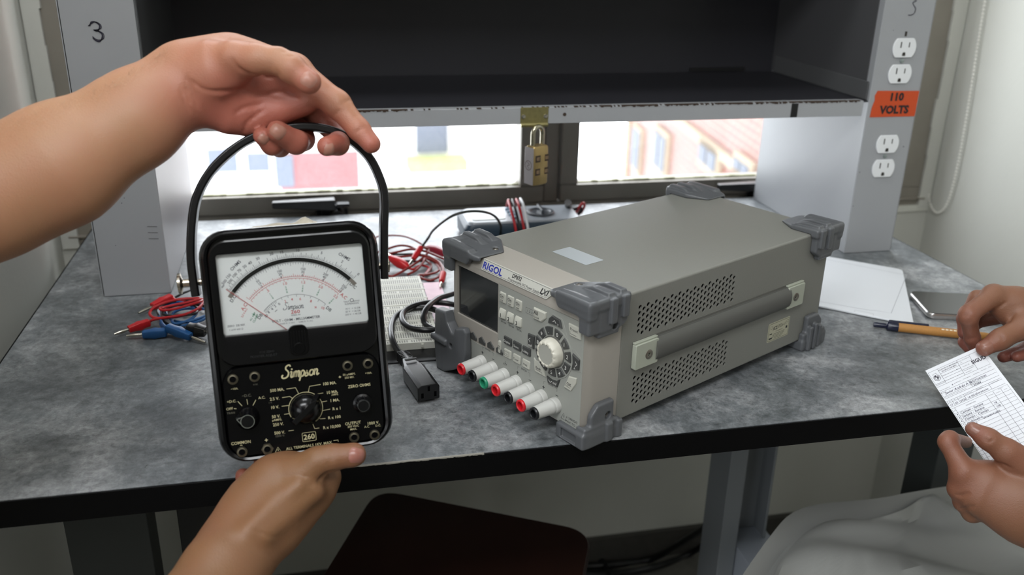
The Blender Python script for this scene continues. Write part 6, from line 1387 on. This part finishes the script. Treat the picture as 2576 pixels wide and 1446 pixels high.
fB = with_creases(armB, [([(800, 1213), (812, 1200), (826, 1190), (842, 1184)], .0022), ([(826, 1128), (832, 1142), (836, 1162)], .0010), ([(838, 1134), (843, 1152)], .0008), ([(818, 1130), (822, 1144)], .0007), ([(824, 1165), (832, 1175)], .0009), ([(640, 1330), (668, 1345), (700, 1352)], .0006), ([(700, 1200), (740, 1196), (775, 1200)], .0007)])
skB = skin('skin_second', (126, 90, 60), (130, 76, 60)); nlB = mat('nail_second', (150, 98, 86), 0.3, sss=.1)
pB = empty('person', dp(597, 1388, .66), 'person whose hand and bare forearm come up from below, supporting the meter bottom', 'person')
tB = tone_fn([(893, 1143, .68, .012, .35), (614, 1200, .716, .014, 1.0), (652, 1165, .725, .012, 1.0), (530, 1330, .66, .016, .25)], .08)
locB = np.array(pB.location)
net_object('body', fB, *bounds([(150, 2350, .40), (150, 2350, .44), (60, 2200, .46), (400, 1500, .55), (400, 1500, .70), (600, 1150, .66), (600, 1150, .76), (940, 1100, .66), (940, 1250, .74), (750, 1450, .60)], .025), .00135, skB, pB, lambda c: c - locB, smooth_it=2, attr=tB)
nail(pB, armB, 899, 1146, 925, 1148, 38, 40, .685, nlB, None)

# --- third person: both hands around the paper form
KC[0] = 0.905
def handC1(Pt):
    back = chain(Pt, [(2500, 752, .985, 32), (2560, 780, .985, 44), (2640, 800, .985, 62), (2760, 850, .98, 76), (3050, 960, .93, 84), (3400, 1200, .82, 100)], .012, .8)
    up = chain(Pt, [(2500, 742, .985, 24), (2560, 758, .985, 30), (2680, 790, .985, 60)], .01)
    idx = chain(Pt, [(2500, 744, .982, 25), (2437, 790, .972, 23), (2436, 798, .972, 21), (2446, 850, .988, 18), (2456, 884, .996, 15)], .004)
    thumb = chain(Pt, [(2650, 812, .975, 48), (2585, 818, .968, 33), (2522, 850, .962, 23), (2512, 856, .962, 22), (2476, 876, .962, 20)], .006)
    mid = chain(Pt, [(2530, 750, 1.0, 26), (2458, 750, 1.005, 19), (2425, 800, 1.012, 16), (2424, 838, 1.012, 14)], .004)
    rg_ = chain(Pt, [(2520, 790, 1.02, 24), (2450, 810, 1.03, 17), (2428, 860, 1.024, 15), (2438, 876, 1.018, 14)], .004)
    r3 = chain(Pt, [(2640, 850, 1.0, 34), (2580, 880, 1.005, 18), (2524, 898, 1.0, 14)], .004); r4 = chain(Pt, [(2660, 860, .99, 30), (2600, 884, .995, 16), (2558, 897, .99, 14)], .004)
    d = smin(back, up, .008); d = smin(d, idx, .005); d = smin(d, thumb, .008); d = smin(d, mid, .002); d = smin(d, rg_, .002)
    return smin(smin(d, r3, .002), r4, .002)
def handC2(Pt):
    back = chain(Pt, [(2430, 1215, .868, 40), (2475, 1235, .860, 58), (2570, 1270, .852, 86), (2720, 1350, .845, 100), (3000, 1480, .80, 100), (3350, 1700, .72, 118)], .014, .72)
    idx = chain(Pt, [(2470, 1200, .862, 44), (2425, 1185, .862, 30), (2384, 1112, .872, 21), (2390, 1104, .876, 19), (2430, 1112, .905, 15)], .005)
    k1 = chain(Pt, [(2470, 1220, .865, 36), (2413, 1230, .870, 25), (2440, 1200, .91, 20)], .006)
    k2 = chain(Pt, [(2480, 1250, .865, 36), (2425, 1262, .872, 23), (2450, 1230, .91, 18)], .006)
    k3 = chain(Pt, [(2500, 1270, .865, 36), (2446, 1288, .872, 23), (2470, 1260, .91, 18)], .006)
    thumb = chain(Pt, [(2640, 1215, .85, 56), (2560, 1160, .850, 37), (2532, 1136, .848, 30), (2486, 1104, .850, 24), (2447, 1079, .856, 18)], .007)
    web = chain(Pt, [(2510, 1190, .862, 26), (2600, 1215, .855, 50)], .008)
    d = smin(back, idx, .008); d = smin(d, k1, .004); d = smin(d, k2, .004); d = smin(d, k3, .004); d = smin(d, web, .008)
    return smin(d, thumb, .004)
fC1 = with_creases(handC1, [([(2440, 784), (2430, 792), (2422, 796)], .0008), ([(2444, 806), (2432, 812), (2426, 812)], .0006), ([(2430, 856), (2444, 852), (2452, 852)], .0006), ([(2516, 842), (2522, 850), (2524, 858)], .0008), ([(2530, 760), (2520, 768), (2512, 776)], .0013), ([(2552, 788), (2542, 800), (2538, 812)], .0015)])
fC2 = with_creases(handC2, [([(2478, 1104), (2488, 1112), (2500, 1104)], .0008), ([(2402, 1245), (2422, 1246), (2440, 1240)], .0013), ([(2412, 1282), (2432, 1278), (2452, 1272)], .0013), ([(2500, 1165), (2520, 1168), (2545, 1180)], .0017)])
skC = skin('skin_third', (126, 87, 64), (132, 74, 62)); nlC = mat('nail_third', (136, 94, 80), 0.3, sss=.1)
pC = empty('person', dp(2640, 1200, .8), 'person at the right edge holding a paper form with thumb and fingers of both hands', 'person')
tC = tone_fn([(2476, 876, .96, .010, .6), (2434, 790, .97, .010, .25), (2447, 1079, .85, .010, .6), (2384, 1112, .87, .010, .3), (2425, 1185, .86, .012, .2), (2556, 1137, .85, .012, .4), (2540, 900, 1.0, .02, .9), (2425, 850, 1.01, .02, .8), (2412, 1225, .87, .012, .2)], .10)
locC = np.array(pC.location)
lo, hi = bounds([(2390, 690, .84), (2390, 690, .96), (2790, 690, .84), (2790, 960, .84), (2390, 960, .84), (2390, 960, .96), (2790, 960, .96), (2790, 690, .96), (3450, 1050, .74), (3450, 1350, .74), (3300, 1000, .88)], .02)
c1, f1 = surface_nets(fC1, lo, hi, .0012)
lo, hi = bounds([(2350, 1040, .74), (2350, 1040, .84), (2790, 1040, .74), (2790, 1460, .72), (2350, 1460, .72), (2350, 1460, .84), (2790, 1460, .83), (2790, 1040, .83), (3400, 1550, .62), (3400, 1900, .62), (3300, 1500, .80)], .02)
c2, f2_ = surface_nets(fC2, lo, hi, .0012)
_sn = surface_nets
def surface_nets(*a): return np.concatenate([c1, c2]), np.concatenate([f1, f2_ + len(c1)])
net_object('body', None, None, None, None, skC, pC, lambda c: c - locC, smooth_it=2, attr=tC)
surface_nets = _sn
nail(pC, handC1, 2482, 870, 2462, 882, 30, 26, .965, nlC, None); nail(pC, handC2, 2447, 1076, 2430, 1068, 26, 30, .85, nlC, None)
